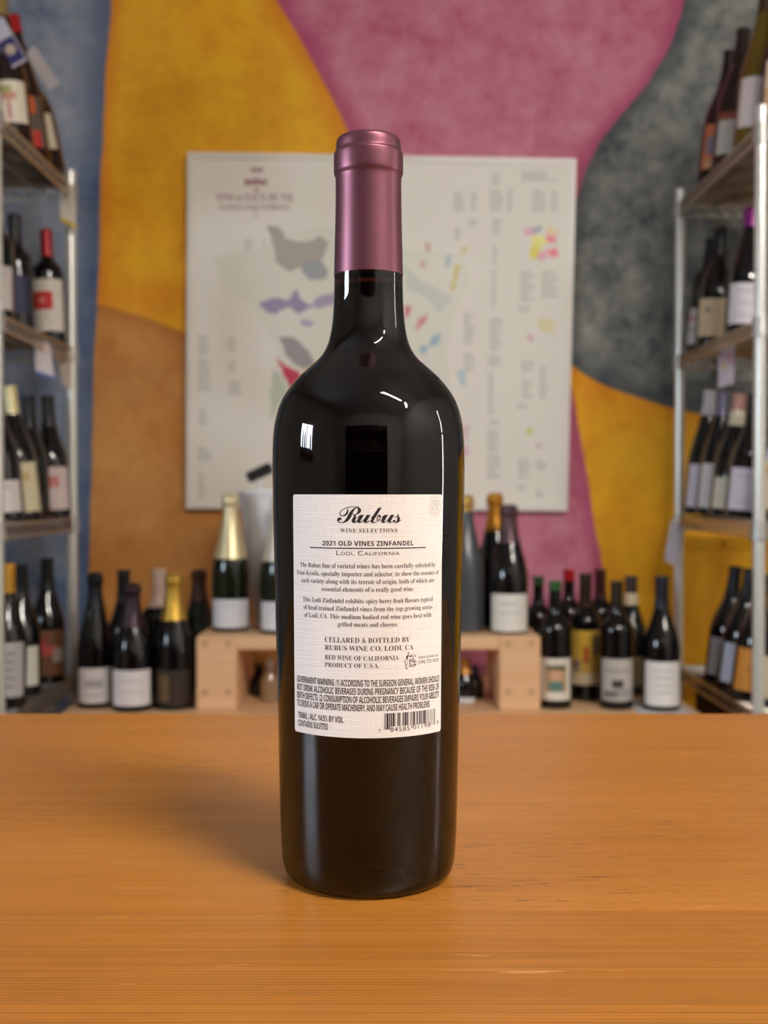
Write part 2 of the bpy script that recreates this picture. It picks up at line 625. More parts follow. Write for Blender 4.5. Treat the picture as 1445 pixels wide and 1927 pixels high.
outer = smooth_profile(outer[:1] + outer[1:], 2)
outer += [(0.0132, 0.2530), (0.0130, 0.300), (0.0, 0.3005)]
bottle = empty('wine_bottle', (BX, D, COUNTER_Z))
tag(bottle, 'tall dark red-wine bottle with mauve capsule and white back label, standing on the counter', 'wine bottle')
SEG = 128
glass_m = glass_material('amber_bottle_glass', (196, 120, 40), 230.0)
gb = MB().lathe(outer, SEG)
WALL = 0.0036
inner = [(max(r - WALL, 0), z) for r, z in outer if 0.030 < z < 0.262 and r > WALL]
inner = [(0.0, 0.031), (0.014, 0.029), (0.024, 0.020), (0.0305, 0.012)] + [(r, z) for r, z in inner if z > 0.032] + [(0.0098, 0.285), (0.0, 0.2852)]
gb.build('glass', glass_m, bottle, True)
FILL = s2m(0, 541)[1]
wine_m = mat('red_wine', (14, 4, 5), rough=0.25, spec=0.0)
wp = [(max(r - 0.00015, 0), z + (0.0002 if r < 0.025 else 0)) for r, z in inner if z < FILL - 0.001]
MB().lathe(wp + [(wp[-1][0], FILL), (0.0, FILL)], 96).build('wine', wine_m, bottle, True)
cork_m = mat('cork', (150, 108, 70), rough=0.9, noise=0.2, nscale=300)
MB().lathe([(0, FILL + 0.006), (0.0093, FILL + 0.006), (0.0093, 0.2842), (0, 0.2842)], 32).build('cork', cork_m, bottle, True)
# capsule
cap_m = mat('mauve_foil', (120, 74, 86), rough=0.40, metal=0.8, noise=0.05, nscale=60, bump=0.03)
cp = [s2m(*p) for p in SIL[::-1]]
rt, zt = cp[-1]
cp = cp + [(rt - 0.0003, zt + 0.0009), (rt - 0.0010, zt + 0.0016), (rt - 0.0016, zt + 0.0016), (rt - 0.0019, zt + 0.0012), (0.0, zt + 0.0010)]
cap0 = MB().lathe([(cp[0][0] - 0.0003, cp[0][1])] + cp[:1] + smooth_profile(cp, 1), 96)
cap0.build('capsule', cap_m, bottle, True)

# back label: paper wrapped on the glass, printing a hair above it
prof_sorted = sorted(((z, r) for r, z in outer if 0.012 < z < 0.25))


def rad(z):
    for (z0, r0), (z1, r1) in zip(prof_sorted, prof_sorted[1:]):
        if z0 <= z <= z1:
            return r0 + (r1 - r0) * (z - z0) / max(z1 - z0, 1e-9)
    return prof_sorted[0][1]


def wrap(u, z, lift):
    r = rad(z) + lift
    a = u / rad(0.11)
    a = u / rad(z)
    return (r * math.sin(a), -r * math.cos(a), z)


def pix2label(x, y):
    z, ph = 0.11, 0.0
    for _ in range(30):
        r = rad(z)
        dep = D - r * math.cos(ph)
        z = 0.160 - (y - HY) * dep / F
        s = (x - 693.5) * dep / F / r
        ph = math.asin(max(-0.99, min(0.99, s)))
    return ph * rad(z), z


LU = 0.0329
LZ1 = 0.160 - (930.5 - HY) * (D - rad(0.159)) / F
LZ0 = 0.160 - (1391 - HY) * (D - rad(0.065)) / F


def label_patch():
    nx, nz, cr = 48, 24, 0.0011
    us = [-LU + 2 * LU * i / nx for i in range(nx + 1)]
    zs = [LZ0 + (LZ1 - LZ0) * j / nz for j in range(nz + 1)]
    us = sorted(us + [-LU + cr * k / 4 for k in range(1, 4)] + [LU - cr * k / 4 for k in range(1, 4)] + [-LU + cr, LU - cr])
    v, f, uv = [], [], []
    cols = []
    for u in us:
        e = max(0.0, cr - (LU - abs(u)))
        ins = cr - math.sqrt(max(cr * cr - e * e, 0.0))
        colv = []
        for j, z in enumerate(zs):
            zz = max(LZ0 + ins, min(LZ1 - ins, z))
            colv.append(len(v))
            v.append(wrap(u, zz, 0.00012))
            uv.append((u, zz))
        cols.append(colv)
    for A, B in zip(cols, cols[1:]):
        for j in range(nz):
            f.append((A[j], B[j], B[j + 1], A[j + 1]))
    mb = MB()
    mb.add(v, f)
    o = mb.build('back_label', label_material(), bottle, True)
    l = o.data.uv_layers.new(name='UVMap')
    for lp in o.data.loops:
        l.data[lp.index].uv = uv[lp.vertex_index]
    return o


label = label_patch()
tag(label, 'white linen-paper back label with black printing')
ink = mat('black_ink', (34, 26, 28), rough=0.6)
ink2 = mat('soft_black_ink', (52, 42, 42), rough=0.65)


def serif(s):
    o = ''
    for c in s:
        if 'A' <= c <= 'Z': o += chr(0x1D400 + ord(c) - 65)
        elif 'a' <= c <= 'z': o += chr(0x1D41A + ord(c) - 97)
        elif '0' <= c <= '9': o += chr(0x1D7CE + ord(c) - 48)
        else: o += c
    return o


def sansb(s):
    o = ''
    for c in s:
        if 'A' <= c <= 'Z': o += chr(0x1D5D4 + ord(c) - 65)
        elif '0' <= c <= '9': o += chr(0x1D7EC + ord(c) - 48)
        else: o += c
    return o


def script(s):
    return ''.join(chr(0x1D4D0 + ord(c) - 65) if c < 'a' else chr(0x1D4EA + ord(c) - 97) for c in s)


def glyphs(body, offset=0.0, spacing=1.0, word=1.0):
    c = bpy.data.curves.new('lettering', 'FONT')
    c.body = body
    c.offset = offset
    c.space_character = spacing
    c.space_word = word
    c.resolution_u = 3
    o = bpy.data.objects.new('lettering', c)
    me = bpy.data.meshes.new_from_object(o)
    v = [tuple(p.co) for p in me.vertices]
    f = [tuple(p.vertices) for p in me.polygons]
    bpy.data.objects.remove(o)
    bpy.data.curves.remove(c)
    bpy.data.meshes.remove(me)
    return v, f


def label_text(body, xl, xr, yb, cap, m=None, offset=0.0, spacing=1.0, word=1.0, capref='H', name='lettering', v_f=None):
    """letters between pixel columns xl..xr, baseline row yb at the middle, capital height in pixels"""
    v, f = v_f or glyphs(body, offset, spacing, word)
    x0, x1 = min(p[0] for p in v), max(p[0] for p in v)
    hv, _ = glyphs(capref, offset)
    ch = max(p[1] for p in hv)
    ul, _z = pix2label(xl, yb)
    ur, _z = pix2label(xr, yb)
    _u, zb = pix2label((xl + xr) / 2, yb)
    hm = cap / F * (D - rad(zb)) * 1.0
    out = []
    for p in v:
        u = ul + (ur - ul) * (p[0] - x0) / (x1 - x0)
        out.append(wrap(u, zb + p[1] / ch * hm, 0.00016))
    return MB().add(out, f).build(name, m or ink, label)


label_text(script('Rubus'), 637, 757, 984.0, 31, spacing=0.80, capref=script('R'))
label_text(serif('WINE SELECTIONS'), 643, 750, 1002.2, 7.4, ink2, -0.006, 1.15, capref=serif('H'))
label_text(sansb('2021 OLD VINES ZINFANDEL'), 609, 780, 1027.2, 8.8, ink, capref=sansb('H'))
label_text(serif('The Rubus line of varietal wines has been carefully selected by'), 567.5, 820.6, 1069.7, 8.6, ink2, -0.004, capref=serif('H'))
label_text(serif('Fran Kysela, specialty importer and selector, to show the essence of'), 561, 827, 1084.8, 8.6, ink2, -0.004, capref=serif('H'))
label_text(serif('each variety along with its terroir of origin, both of which are'), 569.6, 818.5, 1099.4, 8.6, ink2, -0.004, capref=serif('H'))
label_text(serif('essential elements of a really good wine.'), 608, 780.7, 1114, 8.6, ink2, -0.004, capref=serif('H'))
label_text(serif('This Lodi Zinfandel exhibits spicy berry fruit flavors typical'), 572, 816, 1135.8, 8.6, ink2, -0.004, capref=serif('H'))
label_text(serif('of head trained Zinfandel vines from the top growing areas'), 573.7, 814.6, 1150.8, 8.6, ink2, -0.004, capref=serif('H'))
label_text(serif('of Lodi, CA. This medium bodied red wine goes best with'), 574.8, 813, 1165.9, 8.6, ink2, -0.004, capref=serif('H'))
label_text(serif('grilled meats and cheeses.'), 637.6, 751.3, 1180.2, 8.6, ink2, -0.004, capref=serif('H'))
label_text(serif('CELLARED & BOTTLED BY'), 613.6, 773.4, 1210.5, 9.4, ink2, -0.005, capref=serif('H'))
label_text(serif('RUBUS WINE CO, LODI, CA'), 613.6, 779.9, 1225.8, 9.4, ink2, -0.005, capref=serif('H'))
label_text(serif('RED WINE OF CALIFORNIA'), 613.6, 752.4, 1244.0, 8.6, ink2, -0.005, capref=serif('H'))
label_text(serif('PRODUCT OF U.S.A.'), 613.6, 715.5, 1257.8, 8.6, ink2, -0.005, capref=serif('H'))
label_text('www.kysela.com', 789, 826.4, 1238.0, 5.6, ink2)
label_text('(540) 722-9228', 789, 826.4, 1247.6, 6.2, ink2)
label_text(sansb('GOVERNMENT WARNING: (1) ACCORDING TO THE SURGEON GENERAL, WOMEN SHOULD'), 560.8, 827.5, 1293.3, 12.4, ink2, 0.0, 0.9, word=1.1, capref=sansb('H'))
label_text(sansb('NOT DRINK ALCOHOLIC BEVERAGES DURING PREGNANCY BECAUSE OF THE RISK OF'), 560.8, 827.5, 1308.9, 12.4, ink2, 0.0, 0.9, word=1.3, capref=sansb('H'))
label_text(sansb('BIRTH DEFECTS. (2) CONSUMPTION OF ALCOHOLIC BEVERAGES IMPAIRS YOUR ABILITY'), 560.8, 827.5, 1324.4, 12.4, ink2, 0.0, 0.9, capref=sansb('H'))
label_text(sansb('TO DRIVE A CAR OR OPERATE MACHINERY, AND MAY CAUSE HEALTH PROBLEMS.'), 560.8, 810.8, 1339.8, 12.4, ink2, 0.0, 0.9, capref=sansb('H'))
label_text(sansb('750ML | ALC. 14.5% BY VOL.'), 562.3, 649.4, 1358.2, 11.6, ink2, 0.0, 0.9, capref=sansb('H'))
label_text(sansb('CONTAINS SULFITES'), 562.3, 619.4, 1371.6, 11.6, ink2, 0.0, 0.9, capref=sansb('H'))


def small_caps():
    """LODI, CALIFORNIA in wide small capitals"""
    V, Fc, x = [], [], 0.0
    for ch, s in (('L', 1.0), ('O', .78), ('D', .78), ('I', .78), (',', .78), (' ', .78), ('C', 1.0), ('A', .78), ('L', .78), ('I', .78), ('F', .78), ('O', .78), ('R', .78), ('N', .78), ('I', .78), ('A', .78)):
        if ch == ' ':
            x += 0.36
            continue
        v, f = glyphs(ch, 0.002)
        a, b_ = min(p[0] for p in v), max(p[0] for p in v)
        o = len(V)
        V += [(x + (p[0] - a) * s, p[1] * s, 0) for p in v]
        Fc += [tuple(i + o for i in q) for q in f]
        x += (b_ - a) * s + 0.13
    return V, Fc


label_text('', 635.5, 754, 1045.0, 8.0, ink2, v_f=small_caps())


def strip(pts_px, name, m, closed=True):
    """flat inked polygon given in label pixels"""
    v = [wrap(*pix2label(x, y), 0.00016) for x, y in pts_px]
    return MB().add(v, [tuple(range(len(v)))[::-1]])


def hline(xl, xr, yc, th):
    mb = MB()
    n = 24
    u0, _ = pix2label(xl, yc)
    u1, _ = pix2label(xr, yc)
    _, z = pix2label((xl + xr) / 2, yc)
    h = th / F * (D - rad(z)) / 2
    v = []
    for i in range(n + 1):
        u = u0 + (u1 - u0) * i / n
        v += [wrap(u, z - h, 0.00016), wrap(u, z + h, 0.00016)]
    mb.add(v, [(2 * i, 2 * i + 2, 2 * i + 3, 2 * i + 1) for i in range(n)])
    return mb


hline(585.7, 802.8, 1032.0, 2.0).build('rule_line', ink, label)


# barcode: 7 84585 01198 8
def upc(digits):
    Lc = ['0001101', '0011001', '0010011', '0111101', '0100011', '0110001', '0101111', '0111011', '0110111', '0001011']
    s = '101' + ''.join(Lc[int(c)] for c in digits[:6]) + '01010'
    return s + ''.join(''.join('1' if q == '0' else '0' for q in Lc[int(c)]) for c in digits[6:]) + '101'


bits = upc('784585011988')
mb = MB()
uA, zA = pix2label(725.2, 1360)
uB, zB = pix2label(820, 1348)
_, ztop = pix2label(772, 1341.0)
_, zlow = pix2label(772, 1366.2)
_, zguard = pix2label(772, 1371.5)
i = 0
while i < 95:
    if bits[i] == '1':
        j = i
        while j < 95 and bits[j] == '1':
            j += 1
        guard = i < 10 or i >= 85 or 45 <= i < 50
        u0, u1 = uA + (uB - uA) * i / 95, uA + (uB - uA) * j / 95
        zb = zguard if guard else zlow
        v = [wrap(u, z, 0.00016) for u, z in ((u0, zb), (u1, zb), (u1, ztop), (u0, ztop))]
        mb.add(v, [(0, 1, 2, 3)])
        i = j
    else:
        i += 1
mb.build('barcode', ink, label)
label_text('7', 714, 719, 1380.5, 6.8, ink2, 0.0)
label_text('84585', 737, 773, 1377.6, 8.6, ink2, 0.0, 1.15)
label_text('01198', 779.5, 811, 1371.6, 8.6, ink2, 0.0, 1.15)
label_text('8', 823, 826.4, 1363.4, 6.8, ink2, 0.0)

# importer's emblem: a small figure beside a barrel, in a few inked strokes
E0 = (755.0, 1215.0)
es = 80 / 1445.0
emb = MB()


def em(pts):
    q = strip([(E0[0] + x * es, E0[1] + y * es) for x, y in pts], '', ink)
    emb.add(q.v, q.f)


def em_line(pts, w):
    for (a, b_), (c, d) in zip(pts, pts[1:]):
        L = math.hypot(c - a, d - b_)
        nx, ny = -(d - b_) / L * w / 2, (c - a) / L * w / 2
        em([(a + nx, b_ + ny), (c + nx, d + ny), (c - nx, d - ny), (a - nx, b_ - ny)])


em([(250, 260), (280, 236), (318, 246), (300, 268), (262, 282)])
em([(258, 290), (300, 288), (305, 315), (270, 330)])
em([(210, 365), (255, 335), (300, 345), (290, 375), (262, 395), (258, 430), (270, 460), (230, 475), (200, 450)])
em([(330, 395), (355, 330), (370, 290), (380, 300), (372, 370), (355, 410)])
em_line([(300, 360), (340, 400), (400, 350), (440, 390), (450, 460)], 22)
em_line([(420, 318), (480, 318)], 20)
em([(490, 360), (505, 335), (535, 350), (525, 388), (500, 388)])
em_line([(200, 480), (160, 540), (158, 610), (200, 660), (190, 740), (225, 790)], 22)
em_line([(245, 480), (250, 600), (235, 700)], 12)
em_line([(320, 470), (330, 600), (345, 700), (300, 740)], 26)
em_line([(350, 480), (420, 465), (500, 510), (545, 570)], 20)
em_line([(345, 540), (430, 520), (500, 575)], 32)
em_line([(370, 600), (450, 575), (520, 610)], 12)
em_line([(365, 700), (440, 650), (545, 640), (500, 700), (420, 745), (370, 720)], 20)
em_line([(400, 700), (520, 660)], 10)
em([(195, 770), (240, 760), (245, 800), (215, 825)])
emb.build('emblem', ink2, label)

# moulded marks low on the glass
mk = MB()
for (px_, py_), w, h in (((606, 1652), 2, 6), ((616, 1653), 2, 5), ((645, 1657), 2, 3), ((677, 1660), 3, 4), ((707, 1661), 2, 7), ((722, 1660), 2, 7), ((736, 1660), 3, 5), ((763, 1656), 3, 4), ((775, 1652), 2, 6)):
    ph = math.asin((px_ - 693.5) * (D - 0.033) / F / 0.0362)
    z = 0.160 - (py_ - HY) * (D - 0.0362 * math.cos(ph)) / F
    r = 0.0362
    hw, hh = w / F * 0.43 / 2, h / F * 0.43 / 2
    v = []
    for du, dz in ((-hw, -hh), (hw, -hh), (hw, hh), (-hw, hh)):
        a = ph + du / r
        rr = rad(max(z + dz, 0.0125)) - 0.0002
        v.append((rr * math.sin(a), -rr * math.cos(a), z + dz))
    for du, dz in ((-hw * .4, -hh * .6), (hw * .4, -hh * .6), (hw * .4, hh * .6), (-hw * .4, hh * .6)):
        a = ph + du / r
        rr = rad(max(z + dz, 0.0125)) + 0.0003
        v.append((rr * math.sin(a), -rr * math.cos(a), z + dz))
    mk.add(v, [(4, 5, 6, 7), (0, 1, 5, 4), (1, 2, 6, 5), (2, 3, 7, 6), (3, 0, 4, 7)])
mk.build('moulded_marks', mat('dark_glass_relief', (30, 20, 10), rough=0.08), bottle)

# ------------------------------------------------------------------ the wall map
WB = Y1 - 0.022


def BP(x, y, d):
    return (PX(x, d), d, PZ(y, d))


def board():
    b = empty('wall_map', (PX(713, WB), WB, PZ(960, WB)))
    tag(b, 'large framed cream map of French wine regions hanging on the mural wall', 'wall map')
    o = Vector(b.location)
    C = [(355, 290), (1082, 303), (1067, 962), (350, 957)]
    cen = (sum(p[0] for p in C) / 4, sum(p[1] for p in C) / 4)

    def inset(k):
        return [(p[0] + math.copysign(k, cen[0] - p[0]), p[1] + math.copysign(k, cen[1] - p[1])) for p in C]

    def quad(pts, y0, y1):
        v = [Vector((PX(x, WB), yy, PZ(y, WB))) - o for yy in (y0, y1) for x, y in pts]
        return v

    # frame of four rails
    A, B = inset(0), inset(11)
    fm = mat('map_frame_white', (240, 234, 224), rough=0.35)
    for i in range(4):
        j = (i + 1) % 4
        v = quad([A[i], A[j], B[j], B[i]], WB - 0.004, WB + 0.02)
        MB().add(v, [(0, 3, 2, 1), (4, 5, 6, 7), (0, 1, 5, 4), (1, 2, 6, 5), (2, 3, 7, 6), (3, 0, 4, 7)]).build('frame_rail', fm, b)
    v = quad(inset(10.5), WB + 0.001, WB + 0.018)
    sheet = MB().add(v, [(0, 3, 2, 1), (4, 5, 6, 7), (0, 1, 5, 4), (1, 2, 6, 5), (2, 3, 7, 6), (3, 0, 4, 7)]).build(
        'map_sheet', mat('map_paper', (244, 239, 228), rough=0.5), b)

    def flat(polys, name, m, lift=0.0004):
        mb = MB()
        for p in polys:
            vv = [Vector((PX(x, WB), WB + 0.001 - lift, PZ(y, WB))) - o for x, y in p]
            mb.add(vv, [tuple(range(len(p)))])
        q = mb.build(name, m, sheet)
        return q

    def region(pts, rgb, lift=0.0006):
        # ragged outline between the given corners
        P = []
        for (a, c), (d, e) in zip(pts, pts[1:] + pts[:1]):
            for k in range(4):
                f = k / 4
                j = 0 if k == 0 else 2.2
                P.append((a + (d - a) * f + rng.uniform(-j, j), c + (e - c) * f + rng.uniform(-j, j)))
        return flat([P], 'map_region', mat('map_%d_%d_%d' % rgb, rgb, rough=0.35), lift)

    region([(400, 490), (440, 476), (500, 470), (540, 440), (640, 425), (760, 470), (870, 480), (885, 520), (850, 600), (840, 680), (850, 760), (760, 790), (640, 800), (520, 770), (530, 700), (512, 640), (480, 580), (430, 545)], (236, 234, 220), 0.0003)
    region([(503, 426), (528, 432), (540, 452), (575, 457), (600, 446), (617, 455), (612, 480), (600, 494), (618, 512), (612, 526), (585, 528), (568, 505), (546, 512), (520, 495), (516, 465)], (186, 180, 168))
    region([(566, 497), (604, 492), (618, 512), (612, 526), (585, 528), (570, 515)], (172, 176, 180), 0.0008)
    region([(488, 572), (520, 562), (545, 565), (558, 546), (570, 568), (592, 576), (560, 592), (545, 578), (520, 592), (505, 590)], (168, 152, 186))
    region([(585, 575), (600, 560), (640, 548), (660, 556), (640, 572), (600, 582)], (182, 168, 196))
    region([(566, 602), (590, 606), (584, 616), (568, 612)], (190, 178, 200))
    region([(525, 636), (545, 634), (562, 642), (584, 665), (592, 690), (570, 696), (548, 680), (535, 660)], (168, 162, 162))
    region([(520, 674), (533, 684), (545, 693), (562, 700), (578, 722), (560, 742), (545, 728), (532, 705)], (206, 70, 98))
    region([(516, 690), (530, 712), (540, 735), (520, 770), (510, 790), (508, 740)], (206, 214, 196), 0.0005)
    region([(762, 576), (773, 578), (771, 596), (761, 602)], (222, 130, 140))
    region([(786, 600), (806, 592), (800, 610), (780, 624)], (226, 150, 152))
    region([(858, 498), (867, 501), (855, 546), (846, 548)], (218, 208, 110))
    region([(868, 470), (880, 466), (876, 478), (866, 482)], (224, 218, 150))
    region([(836, 486), (850, 480), (846, 500), (838, 506)], (190, 206, 206))
    region([(800, 456), (812, 462), (808, 478), (800, 472)], (222, 180, 170))
    region([(790, 492), (802, 494), (798, 506), (788, 504)], (222, 188, 180))
    region([(760, 500), (790, 530), (850, 560), (830, 590), (800, 560), (765, 545)], (216, 222, 210), 0.0005)
    region([(812, 634), (830, 628), (824, 650), (806, 652)], (168, 196, 212))
    region([(790, 652), (806, 650), (800, 668), (788, 664)], (178, 200, 212))
    region([(860, 700), (874, 695), (876, 720), (866, 730)], (204, 218, 222))
    region([(984, 434), (1006, 430), (1008, 444), (990, 446)], (238, 178, 196))
    region([(1000, 432), (1018, 428), (1014, 438), (1004, 440)], (140, 168, 186))
    region([(1000, 448), (1022, 444), (1028, 460), (1010, 470), (998, 464)], (244, 236, 120))
    region([(996, 466), (1016, 466), (1012, 486), (996, 490)], (240, 222, 60))
    region([(1026, 444), (1046, 444), (1044, 458), (1030, 460)], (240, 130, 140))
    region([(1026, 430), (1050, 434), (1046, 446), (1028, 442)], (242, 214, 160))
    region([(1010, 480), (1028, 472), (1030, 490), (1012, 492)], (240, 170, 190))
    region([(1030, 470), (1048, 468), (1050, 484), (1034, 488)], (242, 110, 130))
    region([(1008, 606), (1024, 598), (1046, 610), (1036, 632), (1016, 622)], (236, 226, 178))
    region([(992, 632), (1002, 630), (1004, 642), (994, 644)], (232, 190, 190))
    region([(990, 806), (1002, 806), (1000, 818), (990, 816)], (216, 222, 120))
    region([(1008, 834), (1020, 832), (1018, 844), (1008, 842)], (232, 200, 206))
    region([(872, 800), (882, 800), (880, 828), (872, 830)], (236, 204, 212))
    region([(872, 838), (884, 842), (880, 858), (872, 856)], (238, 190, 214))

    # blocks of small print too far away to read: rows of thin grey lines
    gm = mat('map_grey_print', (200, 196, 187), rough=0.5)
    for x0, x1, y0, y1 in ((372, 394, 632, 668), (372, 400, 676, 738), (430, 447, 636, 662), (430, 444, 682, 700), (430, 456, 718, 742),
                           (374, 392, 770, 800), (372, 400, 842, 866), (372, 386, 890, 940), (852, 876, 364, 400), (885, 897, 365, 400), (920, 947, 360, 402),
                           (953, 965, 360, 400), (1000, 1026, 360, 402), (1035, 1050, 362, 400), (980, 1046, 326, 343), (924, 944, 330, 352), (880, 898, 414, 426), (854, 868, 432, 454),
                           (924, 944, 414, 444), (926, 936, 466, 500), (924, 934, 510, 580), (920, 946, 600, 660), (918, 944, 668, 690), (918, 930, 700, 780), (920, 938, 790, 800), (916, 940, 810, 850), (916, 944, 856, 900),
                           (872, 892, 590, 650), (872, 894, 664, 700), (978, 1004, 512, 570), (1018, 1050, 512, 560), (974, 998, 578, 586), (980, 1004, 680, 700), (982, 1002, 716, 750), (1014, 1030, 690, 752),
                           (972, 994, 760, 770), (974, 998, 864, 902), (1008, 1030, 866, 882), (974, 990, 912, 924), (1008, 1026, 920, 936), (460, 480, 452, 472), (494, 500, 452, 468), (478, 488, 398, 410)):
        rows = []
        y = y0
        while y < y1:
            xe = x1 - rng.random() ** 2 * (x1 - x0) * 0.5
            rows.append([(x0, y), (xe, y), (xe, y + 1.7), (x0, y + 1.7)])
            y += 3.9
        flat(rows, 'text_block', gm)
    # maroon title
    tm = mat('map_maroon_print', (150, 84, 94), rough=0.5)
    for txt, xl, xr, yb, cap, sf in (("VINS et EAUX DE VIE", 408, 553, 381, 14, serif), ("D'APPELLATION D'ORIGINE", 414, 545, 397, 9, serif)):
        v, f = glyphs(sf(txt), -0.004)
        x0, x1 = min(p[0] for p in v), max(p[0] for p in v)
        ch = max(p[1] for p in glyphs(sf('H'))[0])
        vv = [Vector((PX(xl + (xr - xl) * (p[0] - x0) / (x1 - x0), WB), WB + 0.0004, PZ(yb - p[1] / ch * cap, WB))) - o for p in v]
        MB().add(vv, f).build('title', tm, sheet)
    flat([[(x, y), (x + w, y), (x + w, y + h), (x, y + h)] for x, y, w, h in ((474, 319, 6, 8), (482, 319, 5, 8), (489, 319, 6, 8), (462, 341, 8, 10), (472, 341, 7, 10), (481, 338, 6, 13), (489, 341, 7, 10), (498, 341, 5, 10), (480, 358, 7, 5))], 'title', tm)


board()

# ------------------------------------------------------------------ wire shelving
chrome = mat('zinc_wire', (196, 188, 176), rough=0.32, metal=1.0)
post_m = mat('chrome_post', (232, 232, 226), rough=0.3, metal=0.55)
sleeve_m = mat('shelf_sleeve', (190, 188, 184), rough=0.4, metal=0.7)
TIERS = [0.741, 0.350, -0.063, -0.452, -0.86]


def shelving(side, xf, y_near, y_far, label, depth=0.36):
    """side +1: stands to the right, its front faces the aisle at x = xf"""
    u = empty('wire_shelving_unit', (side * (xf + depth / 2), (y_near + y_far) / 2, 0))
    tag(u, label, 'shelving', 'chrome wire shelving units')
    o = Vector(u.location)
    hx, hy = depth / 2, (y_far - y_near) / 2
    top = CAM_Z + TIERS[0] + 0.035
    prof = []
    z = 0.012
    while z < top:
        prof += [(0.0127, z), (0.0127, z + 0.0225), (0.0117, z + 0.0235), (0.0117, z + 0.0245)]
        z += 0.0254
    for sx in (-1, 1):
        for sy in (-1, 1):
            p = MB().lathe([(0, 0.012), ] + prof + [(0.0127, top), (0.010, top + 0.006), (0, top + 0.007)], 14, (sx * hx, sy * hy)).build('post', post_m, u, True)
            MB().lathe([(0, 0), (0.016, 0), (0.016, 0.010), (0.009, 0.014), (0, 0.014)], 12, (sx * hx, sy * hy)).build('foot', sleeve_m, p)
    for tz in TIERS:
        zt = CAM_Z + tz
        mb = MB()
        r = 0.0032
        x0, x1, y0, y1 = -hx - 0.006, hx + 0.006, -hy - 0.006, hy + 0.006
        # double rails with a zigzag between them
        for (ax, ay), (bx, by) in (((x0, y0), (x1, y0)), ((x1, y0), (x1, y1)), ((x1, y1), (x0, y1)), ((x0, y1), (x0, y0))):
            mb.tube((ax, ay, zt - r), (bx, by, zt - r), r)
            mb.tube((ax, ay, zt - 0.030), (bx, by, zt - 0.030), r)
            L = math.hypot(bx - ax, by - ay)
            n = max(2, round(L / 0.038)) * 2
            for k in range(n):
                a, c = k / n, (k + 1) / n
                za, zb = (zt - 0.006, zt - 0.028) if k % 2 == 0 else (zt - 0.028, zt - 0.006)
                mb.tube((ax + (bx - ax) * a, ay + (by - ay) * a, za), (ax + (bx - ax) * c, ay + (by - ay) * c, zb), 0.0022, 5)
        sh = mb.build('wire_shelf', chrome, u)
        dk = MB()
        n = int((y1 - y0) / 0.0175)
        for k in range(1, n):
            yy = y0 + (y1 - y0) * k / n
            dk.tube((x0, yy, zt - 0.0020), (x1, yy, zt - 0.0024), 0.0024, 5)
        for fx in (0.25, 0.5, 0.75):
            xx = x0 + (x1 - x0) * fx
            dk.tube((xx, y0, zt - 0.0065), (xx, y1, zt - 0.0065), 0.0026, 5)
        tag(dk.build('wire_deck', chrome, sh), kind='stuff')
        for sx in (-1, 1):
            for sy in (-1, 1):
                MB().lathe([(0.0129, zt - 0.036), (0.0185, zt - 0.036), (0.0165, zt + 0.004), (0.0129, zt + 0.004)], 12, (sx * hx, sy * hy)).build('sleeve', sleeve_m, sh, True)
    return u


RXF, LXF = 0.765, 0.763
shelving(1, RXF, 2.291, 2.914, 'chrome wire shelving unit whose top tier holds the orange-label bottle')
shelving(-1, LXF, 2.217, 2.75, 'chrome wire shelving unit whose second tier holds the red-square bottle')

# ------------------------------------------------------------------ bottles around the room
PROF = {
    'bordeaux': [(0, .02), (.30, .012), (.40, .002), (.46, 0), (.495, .008), (.5, .03), (.5, .60), (.49, .635), (.44, .67), (.33, .705), (.225, .735), (.195, .76), (.185, .80), (.18, .97), (.195, .972), (.195, .992), (.18, 1.0), (0, 1.0)],
    'burgundy': [(0, .02), (.30, .012), (.40, .002), (.46, 0), (.495, .008), (.5, .03), (.5, .43), (.485, .49), (.43, .56), (.345, .63), (.265, .70), (.205, .76), (.18, .82), (.172, .97), (.187, .972), (.187, .992), (.172, 1.0), (0, 1.0)],
    'champagne': [(0, .02), (.30, .012), (.40, .002), (.46, 0), (.495, .008), (.5, .03), (.5, .40), (.48, .47), (.43, .545), (.35, .63), (.275, .72), (.215, .80), (.192, .86), (.186, .905), (.214, .915), (.222, .94), (.212, .98), (.15, .998), (0, 1.0)],
    'flute': [(0, .02), (.30, .012), (.40, .002), (.46, 0), (.495, .008), (.5, .03), (.5, .42), (.47, .50), (.39, .60), (.30, .70), (.23, .80), (.19, .88), (.18, .97), (.195, .972), (.195, .992), (.18, 1.0), (0, 1.0)],
}
DIA = {'bordeaux': 0.076, 'burgundy': 0.083, 'champagne': 0.090, 'flute': 0.078}
GLASS = {
    'black': mat('black_bottle_glass', (12, 10, 11), rough=0.06, spec=0.6),
    'green': mat('green_bottle_glass', (20, 26, 14), rough=0.06, spec=0.6),
    'olive': mat('olive_bottle_glass', (88, 70, 14), rough=0.06, spec=0.6),
    'brown': mat('brown_bottle_glass', (36, 20, 12), rough=0.06, spec=0.6),
    'grey': mat('grey_frosted_glass', (74, 78, 84), rough=0.2, spec=0.6),
    'clear': mat('pale_tan_glass', (150, 126, 96), rough=0.1, spec=0.6),
}


def interp(prof, z):
    for (r0, z0), (r1, z1) in zip(prof[3:], prof[4:]):
        if z0 <= z <= z1:
            return r0 + (r1 - r0) * (z - z0) / max(z1 - z0, 1e-9)
    return prof[-2][0]


